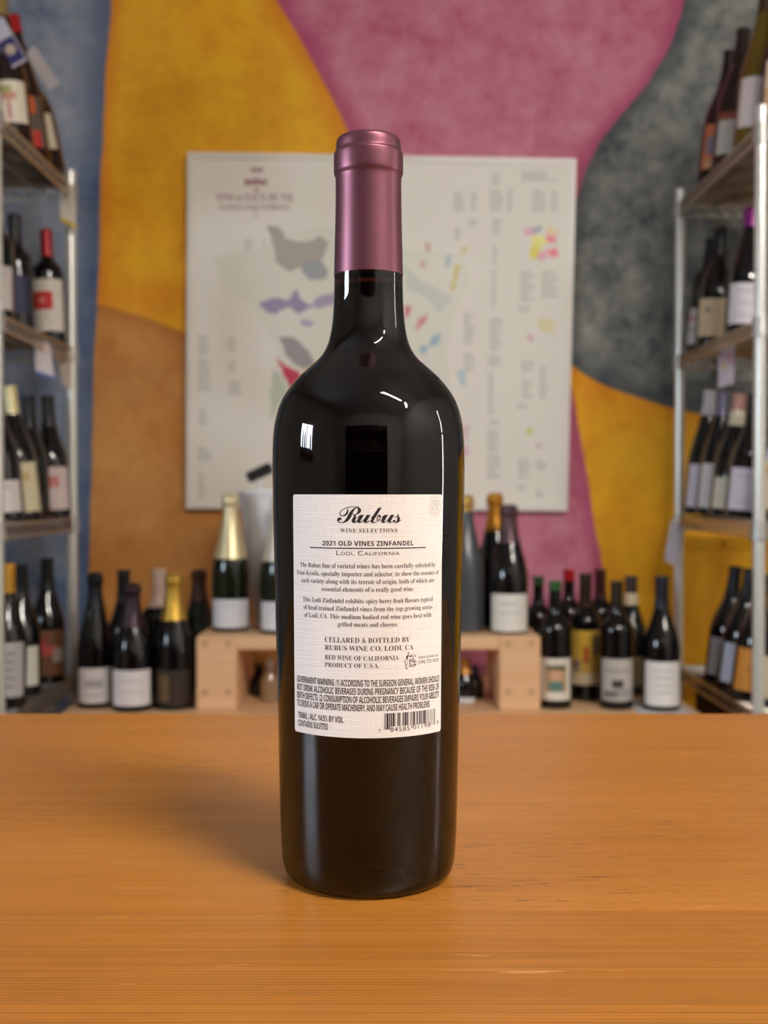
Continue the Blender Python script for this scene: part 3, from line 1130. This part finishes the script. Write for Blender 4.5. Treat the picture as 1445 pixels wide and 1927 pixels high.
def curved(r_of_z, a0, a1, z0, z1, lift, n=10, nz=1):
    """patch on a bottle: angles from straight ahead (-Y), heights in metres"""
    v = []
    for j in range(nz + 1):
        z = z0 + (z1 - z0) * j / nz
        for i in range(n + 1):
            a = a0 + (a1 - a0) * i / n
            r = r_of_z(z) + lift
            v.append((r * math.sin(a), -r * math.cos(a), z))
    f = [(j * (n + 1) + i, j * (n + 1) + i + 1, (j + 1) * (n + 1) + i + 1, (j + 1) * (n + 1) + i) for j in range(nz) for i in range(n)]
    return v, f


CAPM = {}


def capmat(rgb, metal=0.35, rough=0.35):
    k = 'foil_%d_%d_%d' % rgb
    return mat(k, rgb, rough=rough, metal=metal)


def papermat(rgb):
    return mat('label_%d_%d_%d' % rgb, rgb, rough=0.55, noise=0.04, nscale=90)


GROUPS = {}


def make_bottle(kind, x, d, zb, h, lean, text, cap=(20, 18, 20), capz=0.74, glass='black', lab=None, lz=(0.10, 0.36), la=62, yaw=0.0, prints=(), dia=None, group=None, extra=None, capmetal=0.35, name='wine_bottle', cat='wine bottle'):
    t = empty(name, (x, d, zb))
    tag(t, text, cat, group)
    t.rotation_euler = (0, lean, 0)
    dm = dia or DIA[kind]
    if abs(lean) > 0.01:   # stand on the rim of its foot
        t.location.z += math.sin(abs(lean)) * dm * 0.46
    P = [(r * dm, z * h) for r, z in PROF[kind]]
    # round the corners of the outline
    MB().lathe(smooth_profile(P[3:-1], 1) if False else P, 28).build('glass', GLASS[glass], t, True)

    def rz(z):
        return interp(PROF[kind], z / h) * dm
    if cap:
        zs = [capz + (1.0 - capz) * k / 8 for k in range(9)] + [q for q in (0.905, 0.915, 0.94, 0.97, 0.972, 0.98, 0.992, 0.998) if q > capz]
        zs = sorted(set(round(q, 4) for q in zs))
        cpf = [(interp(PROF[kind], q) * dm + 0.0007, q * h) for q in zs if q < 0.9999]
        cpf = [(cpf[0][0] - 0.0006, cpf[0][1])] + cpf + [(cpf[-1][0] * 0.9, h + 0.0008), (0, h + 0.0009)]
        MB().lathe(cpf, 24).build('capsule', capmat(cap, capmetal), t, True)
    fy = math.atan2(x, d)   # turned towards the counter
    fy = -fy * 0.6 + yaw
    if lab:
        a0, a1 = -R(la) + fy, R(la) + fy
        v, f = curved(rz, a0, a1, lz[0] * h, lz[1] * h, 0.0005, 14, 3)
        lb = MB().add(v, f).build('label', papermat(lab), t, True)
        for (u0, u1, w0, w1, rgb) in prints:
            v, f = curved(rz, a0 + (a1 - a0) * u0, a0 + (a1 - a0) * u1, (lz[0] + (lz[1] - lz[0]) * w0) * h, (lz[0] + (lz[1] - lz[0]) * w1) * h, 0.0009, 6, 2)
            MB().add(v, f).build('print', mat('print_%d_%d_%d' % rgb, rgb, rough=0.55), lb, True)
    if extra:
        extra(t, rz, h, fy)
    return t


def lines(n, rgb=(120, 118, 120), w0=0.2, w1=0.8, u0=0.22, u1=0.78):
    out = []
    for i in range(n):
        z = w1 - (w1 - w0) * i / max(n - 1, 1)
        s = 0.03 + 0.05 * ((i * 37) % 5) / 5
        out.append((u0 + s, u1 - s, z - 0.022, z + 0.022, rgb))
    return out


def at_shelf(side, kind, bx, tx, ty, d, tier, text, **kw):
    """bottle on a wire shelf: foot column, top column and row, distance; tops lean away from the aisle as in the photo"""
    zb = CAM_Z + TIERS[tier] + 0.0005
    x, xt, zt = PX(bx, d), PX(tx, d), PZ(ty, d)
    lim = (RXF if side > 0 else LXF) + 0.030
    if side > 0 and x < lim: xt, x = xt + lim - x, lim
    if side < 0 and x > -lim: xt, x = xt - lim - x, -lim
    h = math.hypot(xt - x, zt - zb)
    lean = math.atan2(xt - x, zt - zb)
    return make_bottle(kind, x, d, zb, h, lean, text, **kw)


W1, W2, CR = (226, 222, 224), (214, 206, 204), (224, 210, 172)
GT1 = 'bottles on the wire shelves'


def neck_tag(rgb, rot, w, hgt, zf, dx, disc=None):
    def f(t, rz, h, fy):
        g = empty('neck_tag', (dx, -rz(zf * h) - 0.012, zf * h))
        g.parent = t
        g.rotation_euler = (0, rot, 0)
        MB().bbox(-w / 2, w / 2, -0.0008, 0.0008, -hgt, 0, 0.0004).build('card', papermat(rgb), g)
        if disc:
            MB().box(-w * 0.44, w * 0.44, -0.0012, -0.0007, -hgt * 0.95, -hgt * 0.42).build('card_print', papermat((44, 42, 96)), g)
            MB().add([(w * 0.28 * math.cos(k * math.pi / 8), -0.0015, -hgt * 0.66 + w * 0.28 * math.sin(k * math.pi / 8)) for k in range(16)], [tuple(range(16))]).build('card_disc', papermat(disc), g)
    return f


# ---- left unit
at_shelf(-1, 'flute', 33, 5, 5, 2.44, 0, 'bottle with cream label of a small red tree and blue disc neck tag', cap=(150, 126, 74), capz=0.86, glass='brown', lab=(232, 222, 200), lz=(.12, .40), la=58,
         prints=[(.46, .54, .08, .55, (196, 110, 100)), (.30, .70, .55, .72, (206, 140, 124)), (.25, .6, .68, .88, (170, 168, 110))], group=GT1, extra=neck_tag((190, 184, 196), R(-24), 0.042, 0.105, .80, -0.008, (190, 172, 152)))
at_shelf(-1, 'flute', 68, 30, 42, 2.58, 0, 'bottle with red capsule and split orange and red label', cap=(176, 22, 28), capz=0.88, glass='brown', lab=(92, 84, 76), lz=(.08, .42), la=58,
         prints=[(.05, .8, .66, 1.0, (206, 86, 36)), (.0, .85, .0, .33, (200, 40, 34))], group=GT1)
at_shelf(-1, 'burgundy', 104, 56, 105, 2.675, 0, 'brown bottle with plain cream label and long white neck tag', cap=(24, 16, 14), glass='brown', lab=(216, 204, 182), lz=(.16, .44), la=52, prints=lines(1), group=GT1,
         extra=neck_tag((206, 198, 200), R(-22), 0.030, 0.105, .95, 0.022))
at_shelf(-1, 'bordeaux', -3, -5, 372, 2.45, 1, 'bottle with pale silver capsule beside the plain dark bottle', cap=(186, 178, 168), capz=0.80, lab=(208, 198, 192), lz=(.14, .46), prints=lines(2), group=GT1)
at_shelf(-1, 'bordeaux', 38, 30, 408, 2.62, 1, 'plain dark bottle with black capsule and a bluish reflection painted on it', cap=(26, 24, 26), capz=0.74, lab=(40, 42, 74), lz=(.2, .5), la=50, group=GT1)  # the label patch is the body's bluish reflection put into colour
at_shelf(-1, 'bordeaux', 97, 89, 436, 2.70, 1, 'red-capsuled bottle whose white label carries a red square', cap=(150, 24, 34), capz=0.76, lab=(224, 216, 204), lz=(.10, .55), la=62,
         prints=[(.05, .66, .42, .76, (204, 34, 40)), (.26, .46, .52, .66, (226, 130, 120))], group=GT1)
at_shelf(-1, 'burgundy', 10, -12, 725, 2.38, 2, 'bottle with low white label beside the cream-capsuled bottle', lab=(222, 212, 208), lz=(.05, .28), group=GT1, prints=lines(1))
at_shelf(-1, 'burgundy', 45, 19, 731, 2.50, 2, 'bottle with cream capsule and tall cream label', cap=(216, 204, 156), capz=0.79, lab=(222, 210, 174), lz=(.04, .41), la=66, prints=[(.62, .78, .62, .8, (206, 180, 120)), (.4, .6, .3, .45, (232, 218, 160))], group=GT1)
at_shelf(-1, 'burgundy', 60, 54, 748, 2.60, 2, 'black bottle standing behind the cream-capsuled bottle', group=GT1)
at_shelf(-1, 'burgundy', 105, 94, 747, 2.70, 2, 'bottle with pinkish label edged in red with red initials', lab=(218, 200, 196), lz=(.06, .41), la=66,
         prints=[(.0, 1.0, .965, 1.0, (172, 62, 66)), (.48, .58, .52, .78, (206, 108, 106)), (.60, .72, .52, .78, (206, 120, 116))], group=GT1)
at_shelf(-1, 'burgundy', 8, 14, 1062, 2.36, 3, 'bottle with ochre capsule and patterned grey label', cap=(206, 150, 54), capz=0.80, lab=(186, 182, 182), lz=(.08, .46), prints=lines(5, (120, 120, 124)), group=GT1)
at_shelf(-1, 'burgundy', 40, 38, 1062, 2.50, 3, 'bottle with low plain white label beside the brown floral label', lab=(216, 214, 202), lz=(.08, .38), group=GT1, prints=lines(1, (190, 188, 178)))
at_shelf(-1, 'burgundy', 88, 88, 1050, 2.67, 3, 'bottle with brown label of red and white flowers', lab=(104, 66, 38), lz=(.06, .43), la=66,
         prints=[(.10, .5, .50, .75, (166, 58, 48)), (.42, .78, .44, .66, (170, 70, 62)), (.68, .95, .30, .6, (150, 140, 128)), (.3, .6, .76, .88, (128, 54, 46))], group=GT1)
# ---- right unit
at_shelf(1, 'burgundy', 1333, 1362, 107, 2.72, 0, 'brown bottle with orange label and big grey pattern', cap=(34, 22, 14), glass='brown', lab=(206, 118, 78), lz=(.06, .40), la=58,
         prints=[(.1, .9, .32, .74, (130, 124, 132)), (.3, .6, .45, .62, (190, 184, 190)), (.1, .9, .02, .2, (204, 160, 112))], group=GT1)
at_shelf(1, 'burgundy', 1368, 1393, 65, 2.60, 0, 'brown bottle with pale grey label and rust band', cap=(36, 24, 14), glass='brown', lab=(190, 186, 176), lz=(.06, .36), la=58, prints=[(.0, .5, .82, 1.0, (140, 70, 44))], group=GT1)
at_shelf(1, 'flute', 1405, 1433, -2, 2.45, 0, 'olive bottle with pale label bearing a black block', cap=(60, 40, 14), capz=0.86, glass='olive', lab=(196, 184, 184), lz=(.10, .42), prints=[(.72, .96, .4, .62, (50, 48, 50))], group=GT1)
at_shelf(1, 'burgundy', 1460, 1484, -35, 2.36, 0, 'bottle with cream and orange label beside the near post', cap=(60, 30, 20), glass='brown', lab=(232, 208, 178), lz=(.10, .44), prints=[(0, 1, .18, .48, (196, 128, 52))], group=GT1)
at_shelf(1, 'bordeaux', 1306, 1328, 456, 2.84, 1, 'dark bottle with striped red and white label behind the tan-label bottle', lab=(196, 188, 188), lz=(.04, .36), prints=[(0, 1, .62, .8, (190, 90, 88)), (0, 1, .36, .46, (90, 88, 92))], group=GT1)
at_shelf(1, 'burgundy', 1335, 1350, 435, 2.73, 1, 'black bottle with large tan label', lab=(206, 184, 150), lz=(.06, .38), la=64, prints=[(.2, .36, .62, .76, (150, 140, 120))], group=GT1)
at_shelf(1, 'burgundy', 1404, 1412, 458, 2.86, 1, 'unlabelled black bottle behind the tan-label bottle', group=GT1)
at_shelf(1, 'champagne', 1399, 1413, 396, 2.53, 1, 'black bottle with purple foil and white label with printed lines', cap=(120, 30, 110), capz=0.84, lab=(216, 210, 216), lz=(.06, .38), la=60, prints=lines(3, (186, 180, 186)), group=GT1)
at_shelf(1, 'flute', 1304, 1325, 738, 2.84, 2, 'slim bottle with white capsule and blank white label', cap=(214, 212, 216), capz=0.80, lab=(226, 222, 236), lz=(.06, .40), group=GT1, capmetal=0.0)
at_shelf(1, 'flute', 1334, 1357, 740, 2.73, 2, 'slim bottle with lilac-grey capsule and white label with grey crest', cap=(120, 118, 140), capz=0.80, lab=(232, 230, 230), lz=(.06, .41), prints=[(.35, .6, .22, .36, (200, 200, 200))] + lines(3, (190, 188, 196), .6, .9), group=GT1)
at_shelf(1, 'burgundy', 1367, 1391, 745, 2.61, 2, 'bottle with pink top, cream collar and short cream label', cap=(186, 140, 132), capz=0.86, lab=(234, 228, 208), lz=(.06, .31), prints=[(.55, .75, .4, .55, (206, 202, 190))], group=GT1,
         extra=lambda t, rz, h, fy: MB().lathe([(rz(.74 * h) + .0006, .74 * h), (rz(.80 * h) + .0016, .80 * h), (rz(.86 * h) + .0016, .86 * h)], 24).build('collar', papermat((222, 214, 186)), t, True))
at_shelf(1, 'burgundy', 1398, 1420, 748, 2.50, 2, 'black bottle with lilac-white label beside the pink-topped bottle', lab=(228, 222, 236), lz=(.06, .40), prints=lines(2, (200, 196, 206)), group=GT1)
at_shelf(1, 'bordeaux', 1452, 1464, 735, 2.385, 2, 'bottle with white capsule and tan label beyond the near post', cap=(214, 214, 212), capz=0.80, lab=(206, 190, 168), lz=(.08, .46), prints=[(.1, .5, .7, .86, (200, 160, 100))], group=GT1)
at_shelf(1, 'burgundy', 1357, 1383, 1070, 2.64, 3, 'black bottle with white label, farthest from the orange-label neighbour on the lower shelf', cap=(22, 22, 30), lab=(206, 212, 228), lz=(.06, .38), group=GT1, prints=lines(2, (180, 186, 204)))
at_shelf(1, 'burgundy', 1374, 1403, 1075, 2.54, 3, 'black bottle with white label right beside the orange-label bottle', cap=(22, 22, 30), lab=(206, 212, 230), lz=(.06, .38), group=GT1, prints=lines(3, (180, 186, 204)))
at_shelf(1, 'burgundy', 1397, 1424, 1085, 2.44, 3, 'black bottle with amber-orange label on the lower shelf', cap=(22, 22, 30), lab=(222, 150, 60), lz=(.06, .40), group=GT1, prints=[(.3, .7, .5, .56, (190, 120, 40))])
at_shelf(1, 'burgundy', 1462, 1478, 1085, 2.36, 3, 'black bottle with cream label beyond the near post', cap=(22, 22, 30), lab=(226, 208, 176), lz=(.06, .38), group=GT1)

# ---- low display table and riser
TZ = CAM_Z - 0.489
pine = wood_material('pale_pine', (222, 178, 134), (232, 194, 152), (204, 154, 108), rough=0.55, coat=0.0, pores=0.0, seed=2)
pine_v = wood_material('pale_pine_upright', (222, 176, 132), (230, 190, 148), (206, 156, 112), rough=0.55, coat=0.0, pores=0.0, seed=7)
dt = empty('display_table', (0, 2.62, 0))
tag(dt, 'low pale wooden display table crowded with bottles in front of the mural', 'table')
for i in range(4):
    y0 = 2.30 + i * 0.172
    MB().bbox(-0.715, 0.70, y0 + 0.001 - 2.62, y0 + 0.171 - 2.62, TZ - 0.03, TZ, 0.002).build('plank', pine, dt)
for sx in (-0.68, 0.665):
    for sy in (2.34, 2.95):
        MB().bbox(sx - 0.03, sx + 0.03, sy - 2.65, sy - 2.59, 0, TZ - 0.03, 0.003).build('leg', pine_v, dt)
MB().box(-0.65, 0.635, 2.345 - 2.62, 2.365 - 2.62, TZ - 0.11, TZ - 0.03).build('apron', pine, dt)

RZ = CAM_Z - 0.323
DF = 2.50
rs = empty('wooden_riser', (PX(693, DF), DF + 0.14, TZ))
tag(rs, 'pale pine riser with screwed uprights standing on the display table', 'riser')
ox, oy, oz = rs.location
screw_m = mat('screw_head', (196, 160, 122), rough=0.45, metal=0.4)
for xa, xb in ((368, 445), (940, 1018)):
    a, c = PX(xa, DF) - ox, PX(xb, DF) - ox
    up = MB().bbox(a, c, DF - oy, DF + 0.30 - oy, 0.0, RZ - TZ, 0.003).build('upright', pine_v, rs)
    for fx in (0.22, 0.78):
        for yy in (1212, 1303):
            MB().tube((a + (c - a) * fx, DF - oy + 0.0005, PZ(yy, DF) - oz), (a + (c - a) * fx, DF - oy - 0.0016, PZ(yy, DF) - oz), 0.0068, 12).build('screw', screw_m, up, True)
MB().bbox(PX(445, DF) - ox, PX(940, DF) - ox, DF + 0.002 - oy, DF + 0.298 - oy, RZ - TZ - 0.030, RZ - TZ - 0.0005, 0.002).build('top_board', pine, rs)


def at_table(kind, cx, ty, d, zb, text, **kw):
    x, zt = PX(cx, d), PZ(ty, d)
    return make_bottle(kind, x, d, zb + 0.0003, zt - zb, 0.0, text, **kw)


GD, GRS = 'bottles on the display table', 'bottles on the wooden riser'
DIMLAB = lines(3, (170, 168, 166), .3, .75)
at_table('champagne', 178, 1078, 2.56, TZ, 'black sparkling bottle with white sketch label next to the shelving unit', cap=(26, 24, 32), capz=0.72, lab=W1, lz=(.04, .30), la=58, dia=.082, prints=[(.25, .75, .45, .66, (176, 172, 178)), (.3, .7, .2, .26, (186, 182, 186))], group=GD)
at_table('burgundy', 232, 1073, 2.72, TZ, 'black-capsuled bottle behind the maroon-capsuled bottle', cap=(20, 24, 26), group=GD)
at_table('champagne', 248, 1098, 2.52, TZ, 'dark bottle with maroon capsule and plain white label', cap=(48, 28, 38), capz=0.66, lab=W1, lz=(.05, .33), la=64, prints=lines(2, (196, 192, 190), .4, .7), group=GD)
at_table('bordeaux', 299, 1072, 2.72, TZ, 'bottle with white paper cap beside the gold-foiled bottle', cap=(206, 178, 164), capz=0.70, group=GD, capmetal=0.0, dia=.084)
at_table('champagne', 326, 1080, 2.54, TZ, 'dark bottle with gold foil and brown label on the display table', cap=(206, 164, 66), capz=0.66, glass='black', lab=(44, 32, 24), lz=(.04, .30), la=60, prints=[(.18, .42, .1, .86, (96, 76, 50))], group=GD, capmetal=0.6)
at_table('champagne', 374, 1072, 2.80, TZ, 'green bottle with brown foil close behind the riser upright', cap=(72, 44, 38), capz=0.74, glass='green', group=GD)
at_table('bordeaux', 1013, 1085, 2.87, TZ, 'bottle with green capsule in the back row of the display table', cap=(52, 88, 48), capz=0.92, group=GD)
at_table('bordeaux', 1045, 1094, 2.55, TZ, 'dark bottle with green capsule and framed picture label', cap=(56, 100, 50), capz=0.93, lab=(222, 216, 204), lz=(.07, .40), la=60, prints=[(.2, .8, .2, .84, (170, 140, 100)), (.3, .7, .22, .46, (70, 120, 120)), (.34, .66, .46, .72, (206, 160, 130)), (.2, .8, .72, .84, (120, 130, 80))], group=GD)
at_table('bordeaux', 1071, 1072, 2.87, TZ, 'bottle with bright red capsule in the back row of the display table', cap=(190, 24, 34), capz=0.90, group=GD)
at_table('bordeaux', 1102, 1080, 2.645, TZ, 'dark bottle with tall yellow artwork label', cap=(52, 34, 26), lab=(206, 170, 76), lz=(.13, .56), la=60,
         prints=[(.0, 1.0, .0, .22, (226, 220, 206)), (.10, .3, .24, .44, (120, 90, 120)), (.3, .62, .5, .98, (226, 186, 60)), (.42, .56, .40, .7, (190, 70, 50)), (.7, .96, .55, .9, (120, 110, 90)), (.08, .34, .24, .34, (200, 200, 90))], group=GD)
at_table('bordeaux', 1130, 1072, 2.87, TZ, 'bottle with dark maroon capsule behind the yellow artwork bottle', cap=(66, 28, 30), group=GD)
at_table('bordeaux', 1161, 1094, 2.54, TZ, 'dark bottle with grey landscape photograph label', cap=(46, 36, 26), capz=.8, lab=(178, 174, 168), lz=(.07, .40), la=62, prints=[(.35, .65, .32, .5, (52, 48, 46)), (.1, .5, .08, .24, (110, 106, 104)), (.4, .95, .1, .3, (150, 146, 146)), (.1, .9, .7, .74, (120, 118, 114))], group=GD)
at_table('burgundy', 1188, 1085, 2.72, TZ, 'bottle with brown top and cream collar behind the landscape label', cap=(62, 52, 52), capz=0.86, lab=(146, 128, 92), lz=(.08, .33), group=GD,
         extra=lambda t, rz, h, fy: MB().lathe([(rz(.76 * h) + .0006, .76 * h), (rz(.78 * h) + .0014, .78 * h), (rz(.86 * h) + .0014, .86 * h)], 24).build('collar', papermat((222, 204, 168)), t, True))
at_table('burgundy', 1246, 1085, 2.52, TZ + 0.0014, 'black bottle with large white label standing on a sheet of paper', cap=(34, 36, 44), capz=.76, lab=(226, 224, 222), lz=(.04, .37), la=64, prints=lines(4, (190, 190, 192), .3, .8), group=GD)
pp = MB().bbox(PX(1196, 2.5), PX(1300, 2.5), 2.452, 2.62, TZ + 0.0002, TZ + 0.0012, 0.0002).build('paper_sheet', papermat((214, 210, 210)))
tag(pp, 'white sheet of paper under the black bottle with the large white label', 'paper')

at_table('champagne', 434, 930, 2.62, RZ, 'champagne bottle with pale gold foil and white label standing in the open on the riser', cap=(222, 208, 164), capz=0.53, glass='green', lab=(216, 216, 222), lz=(.03, .235), la=64, prints=lines(1, (196, 196, 204)), group=GRS, capmetal=0.5)
at_table('champagne', 526, 935, 2.575, RZ, 'champagne bottle with white foil and white label beside the white bucket', cap=(226, 220, 206), capz=0.53, glass='green', lab=(222, 222, 226), lz=(.03, .235), la=64, prints=lines(1, (196, 196, 204)), group=GRS, capmetal=0.4)
at_table('champagne', 876, 932, 2.62, RZ, 'grey frosted bottle with gold top on the riser', cap=(206, 168, 96), capz=0.88, glass='grey', group=GRS, capmetal=0.6)
at_table('champagne', 931, 928, 2.70, RZ, 'bottle with amber-gold foil behind the mauve-brown foiled bottle', cap=(190, 130, 40), capz=0.72, group=GRS, capmetal=0.5)
at_table('champagne', 958, 950, 2.58, RZ, 'black bottle with mauve-brown foil and squarish white label on the riser', cap=(84, 60, 66), capz=0.70, lab=(230, 228, 220), lz=(.02, .31), la=62, prints=lines(1, (196, 194, 186), .48, .5) + [(.32, .68, .72, .78, (200, 198, 192))], group=GRS)

# small bottles under the riser
GM = 'small bottles under the riser'
at_table('champagne', 507, 1240, 2.62, TZ, 'small tan bottle with silver top under the riser', cap=(196, 190, 192), capz=0.80, glass='clear', dia=.045, group=GM)
at_table('champagne', 487, 1252, 2.70, TZ, 'small dark bottle under the riser beside the silver-topped one', dia=.045, group=GM)
at_table('champagne', 876, 1240, 2.60, TZ, 'small bottle with gold top and white label under the riser', cap=(186, 132, 46), capz=0.66, lab=(222, 220, 224), lz=(.02, .14), dia=.048, group=GM)
at_table('champagne', 893, 1254, 2.66, TZ, 'small bottle with navy top under the riser', cap=(38, 38, 62), capz=0.60, dia=.045, group=GM)

# white bucket with a black thing sticking out
bk = empty('white_bucket', (PX(520, 2.71), 2.74, RZ))
tag(bk, 'tall white tapered bucket on the riser behind the champagne bottles', 'bucket')
bh = PZ(922, 2.71) - RZ
white_p = mat('white_plastic', (240, 239, 242), rough=0.35)
MB().lathe([(0, 0), (.054, 0), (.056, .004), (.094, bh - .006), (.090, bh - .006), (.052, .008), (0, .008)], 40).build('shell', white_p, bk, True)
MB().lathe([(.0905, bh - .010), (.098, bh - .010), (.0985, bh - .004), (.096, bh), (.0905, bh - .001)], 40).build('rim', white_p, bk, True)
sc_ = empty('scoop', (PX(512, 2.69), 2.69, RZ + 0.0085))
tag(sc_, 'black-handled scoop standing in the white bucket', 'scoop')
sc_.rotation_euler = (0, R(-5), 0)
blk = mat('black_plastic', (30, 28, 30), rough=0.4)
zt_ = PZ(886, 2.69) - RZ - 0.0085
MB().tube((0, 0, 0.002), (0, 0, zt_ - 0.012), 0.005, 10).build('handle', white_p, sc_, True)
q = MB().bbox(-0.030, 0.034, -0.012, 0.012, -0.013, 0.013, 0.004).build('grip', blk, sc_)
q.location = (0, 0, zt_ - 0.004)
q.rotation_euler = (0, R(-20), 0)

# carton with blue and white print on the bottom tier
cz = CAM_Z + TIERS[4]
cb = empty('carton', (-0.86, 2.56, cz + 0.0005))
tag(cb, 'dark carton with white and blue print under the lowest visible shelf', 'box')
MB().bbox(-0.07, 0.07, -0.14, 0.14, 0.0, 0.37, 0.003).build('body', mat('dark_card', (56, 52, 54), rough=0.7), cb)
MB().box(0.0702, 0.0712, 0.02, 0.13, 0.02, 0.36).build('print_panel', papermat((196, 192, 196)), cb)
MB().box(0.0713, 0.0718, 0.04, 0.10, 0.22, 0.34).build('print_panel', papermat((84, 84, 140)), cb)
MB().box(-0.06, 0.06, -0.1412, -0.1402, 0.05, 0.32).build('print_panel', papermat((86, 82, 84)), cb)


# price cards hung on the shelf rims
def card(pts, d, text, stripe=None, rgb=(214, 206, 206), prints=()):
    """pts: the four corners in picture pixels (top-left, top-right, bottom-right, bottom-left), hung at distance d"""
    cxm, top = sum(p[0] for p in pts) / 4, pts[0][1]
    g = empty('price_card', (PX(cxm, d), d, PZ(top, d)))
    tag(g, text, 'price card', 'price cards on the shelf rims')
    o = Vector(g.location)

    def slab(P, y0, y1):
        v = [Vector((PX(x, d), d + yy, PZ(y, d))) - o for yy in (y0, y1) for x, y in P]
        return MB().add(v, [(0, 3, 2, 1), (4, 5, 6, 7), (0, 1, 5, 4), (1, 2, 6, 5), (2, 3, 7, 6), (3, 0, 4, 7)])
    slab(pts, -0.0008, 0.0008).build('card', papermat(rgb), g)

    def sub(u0, u1, w0, w1):
        out = []
        for u, w in ((u0, w0), (u1, w0), (u1, w1), (u0, w1)):
            t = [pts[0][i] + (pts[1][i] - pts[0][i]) * u for i in (0, 1)]
            b_ = [pts[3][i] + (pts[2][i] - pts[3][i]) * u for i in (0, 1)]
            out.append((t[0] + (b_[0] - t[0]) * w, t[1] + (b_[1] - t[1]) * w))
        return out
    if stripe:
        slab(sub(0, 1, .90, 1), -0.0013, -0.0009).build('stripe', papermat(stripe), g)
    for u0, u1, w0, w1, c in prints:
        slab(sub(u0, u1, w0, w1), -0.0013, -0.0009).build('print', papermat(c), g)
    return g


card([(118, 343), (140, 350), (147, 434), (116, 418)], 2.715, 'beige price card with yellow lower edge hung at the shelf post', (206, 170, 30), (216, 206, 190), [(.2, .8, .2, .6, (196, 186, 170))])
card([(66, 638), (96, 648), (104, 716), (70, 705)], 2.50, 'white price card with blue lower edge under the red-square bottle', (70, 100, 160), (210, 198, 198), [(.15, .7, .1, .3, (214, 184, 150))])
card([(100, 648), (136, 662), (137, 735), (122, 728)], 2.70, 'tan folded price card beside the shelf post', None, (196, 176, 160), [(.3, .7, .15, .35, (160, 130, 90))])
card([(1352, 646), (1381, 638), (1380, 722), (1350, 731)], 2.62, 'lilac-white price card with pink and yellow marks', None, (208, 198, 214), [(.55, .85, .3, .5, (226, 170, 186)), (.2, .5, .45, .6, (206, 196, 150))])
card([(1262, 980), (1289, 986), (1275, 1068), (1250, 1054)], 2.89, 'blank white price card slanting off the far shelf post', None, (206, 200, 210))

# dark bottles on the sill of the side window (seen mirrored in the large bottle)
for k, (yy, hh) in enumerate(((-0.42, 0.30), (-0.02, 0.31), (0.13, 0.29))):
    make_bottle('burgundy', X0 + 0.045, yy, 1.301, hh, 0.0, 'black bottle on the sill of the side window', group='bottles on the window sill')

# second row on the top tiers, their feet seen from below through the wire
for side, cols in ((-1, ((-0.885, 2.36), (-0.885, 2.50), (-0.905, 2.62), (-0.98, 2.43), (-0.98, 2.57))), (1, ((0.912, 2.40), (0.895, 2.54), (0.895, 2.68), (0.895, 2.82), (0.99, 2.47), (0.99, 2.61)))):
    for x, d in cols:
        make_bottle('bordeaux', x, d, CAM_Z + TIERS[0] + 0.0005, 0.29, 0.0, 'plain dark bottle in the second row of the top shelf ' + ('above the red-square bottle' if side < 0 else 'above the tan-label bottle'), group='second-row bottles ' + ('above the red-square bottle' if side < 0 else 'above the tan-label bottle'))

# dark box added on the other unit's bottom tier to darken the gap there
cc = empty('carton', (0.90, 2.74, cz + 0.0005))
tag(cc, 'dark brown box added to darken the gap under the amber-label bottle', 'box')
MB().bbox(-0.10, 0.12, -0.14, 0.14, 0.0, 0.365, 0.003).build('body', mat('gap_darkening_box', (52, 42, 34), rough=0.8, noise=0.1), cc)
MB().box(-0.10, 0.12, -0.004, 0.004, 0.3652, 0.3658).build('tape', mat('card_tape', (110, 90, 66), rough=0.4), cc)

# dark bookcase with bottles against the wall behind the camera (mirrored in the large bottle)
bc = empty('bookcase', (-0.1, Y0 + 0.17, 0))
tag(bc, 'dark wooden bookcase full of bottles against the wall behind the counter', 'bookcase')
bw = mat('dark_stained_wood', (34, 26, 22), rough=0.5, noise=0.1, nscale=12)
for sx in (-1.3, -0.435, 0.435, 1.3):
    MB().bbox(sx - 0.015, sx + 0.015, -0.16, 0.16, 0, 2.05, 0.002).build('side_panel', bw, bc)
for z in (0.10, 0.52, 0.94, 1.36, 1.74):
    for sx in (-0.8675, 0.0, 0.8675):
        MB().box(sx - 0.417, sx + 0.417, -0.16, 0.16, z - 0.02, z).build('shelf', bw, bc)
MB().box(-1.31, 1.31, -0.168, -0.161, 0.02, 2.05).build('back_panel', bw, bc)
for z in (0.94, 1.36, 1.74):
    for sx in (-0.8675, 0.0, 0.8675):
        for dx in (-0.26, 0.0, 0.26):
            make_bottle('burgundy', -0.1 + sx + dx, Y0 + 0.19, z + 0.0005, 0.29, 0.0, 'black bottle with white label standing in the dark bookcase', lab=W2, group='bottles in the dark bookcase', yaw=R(180))
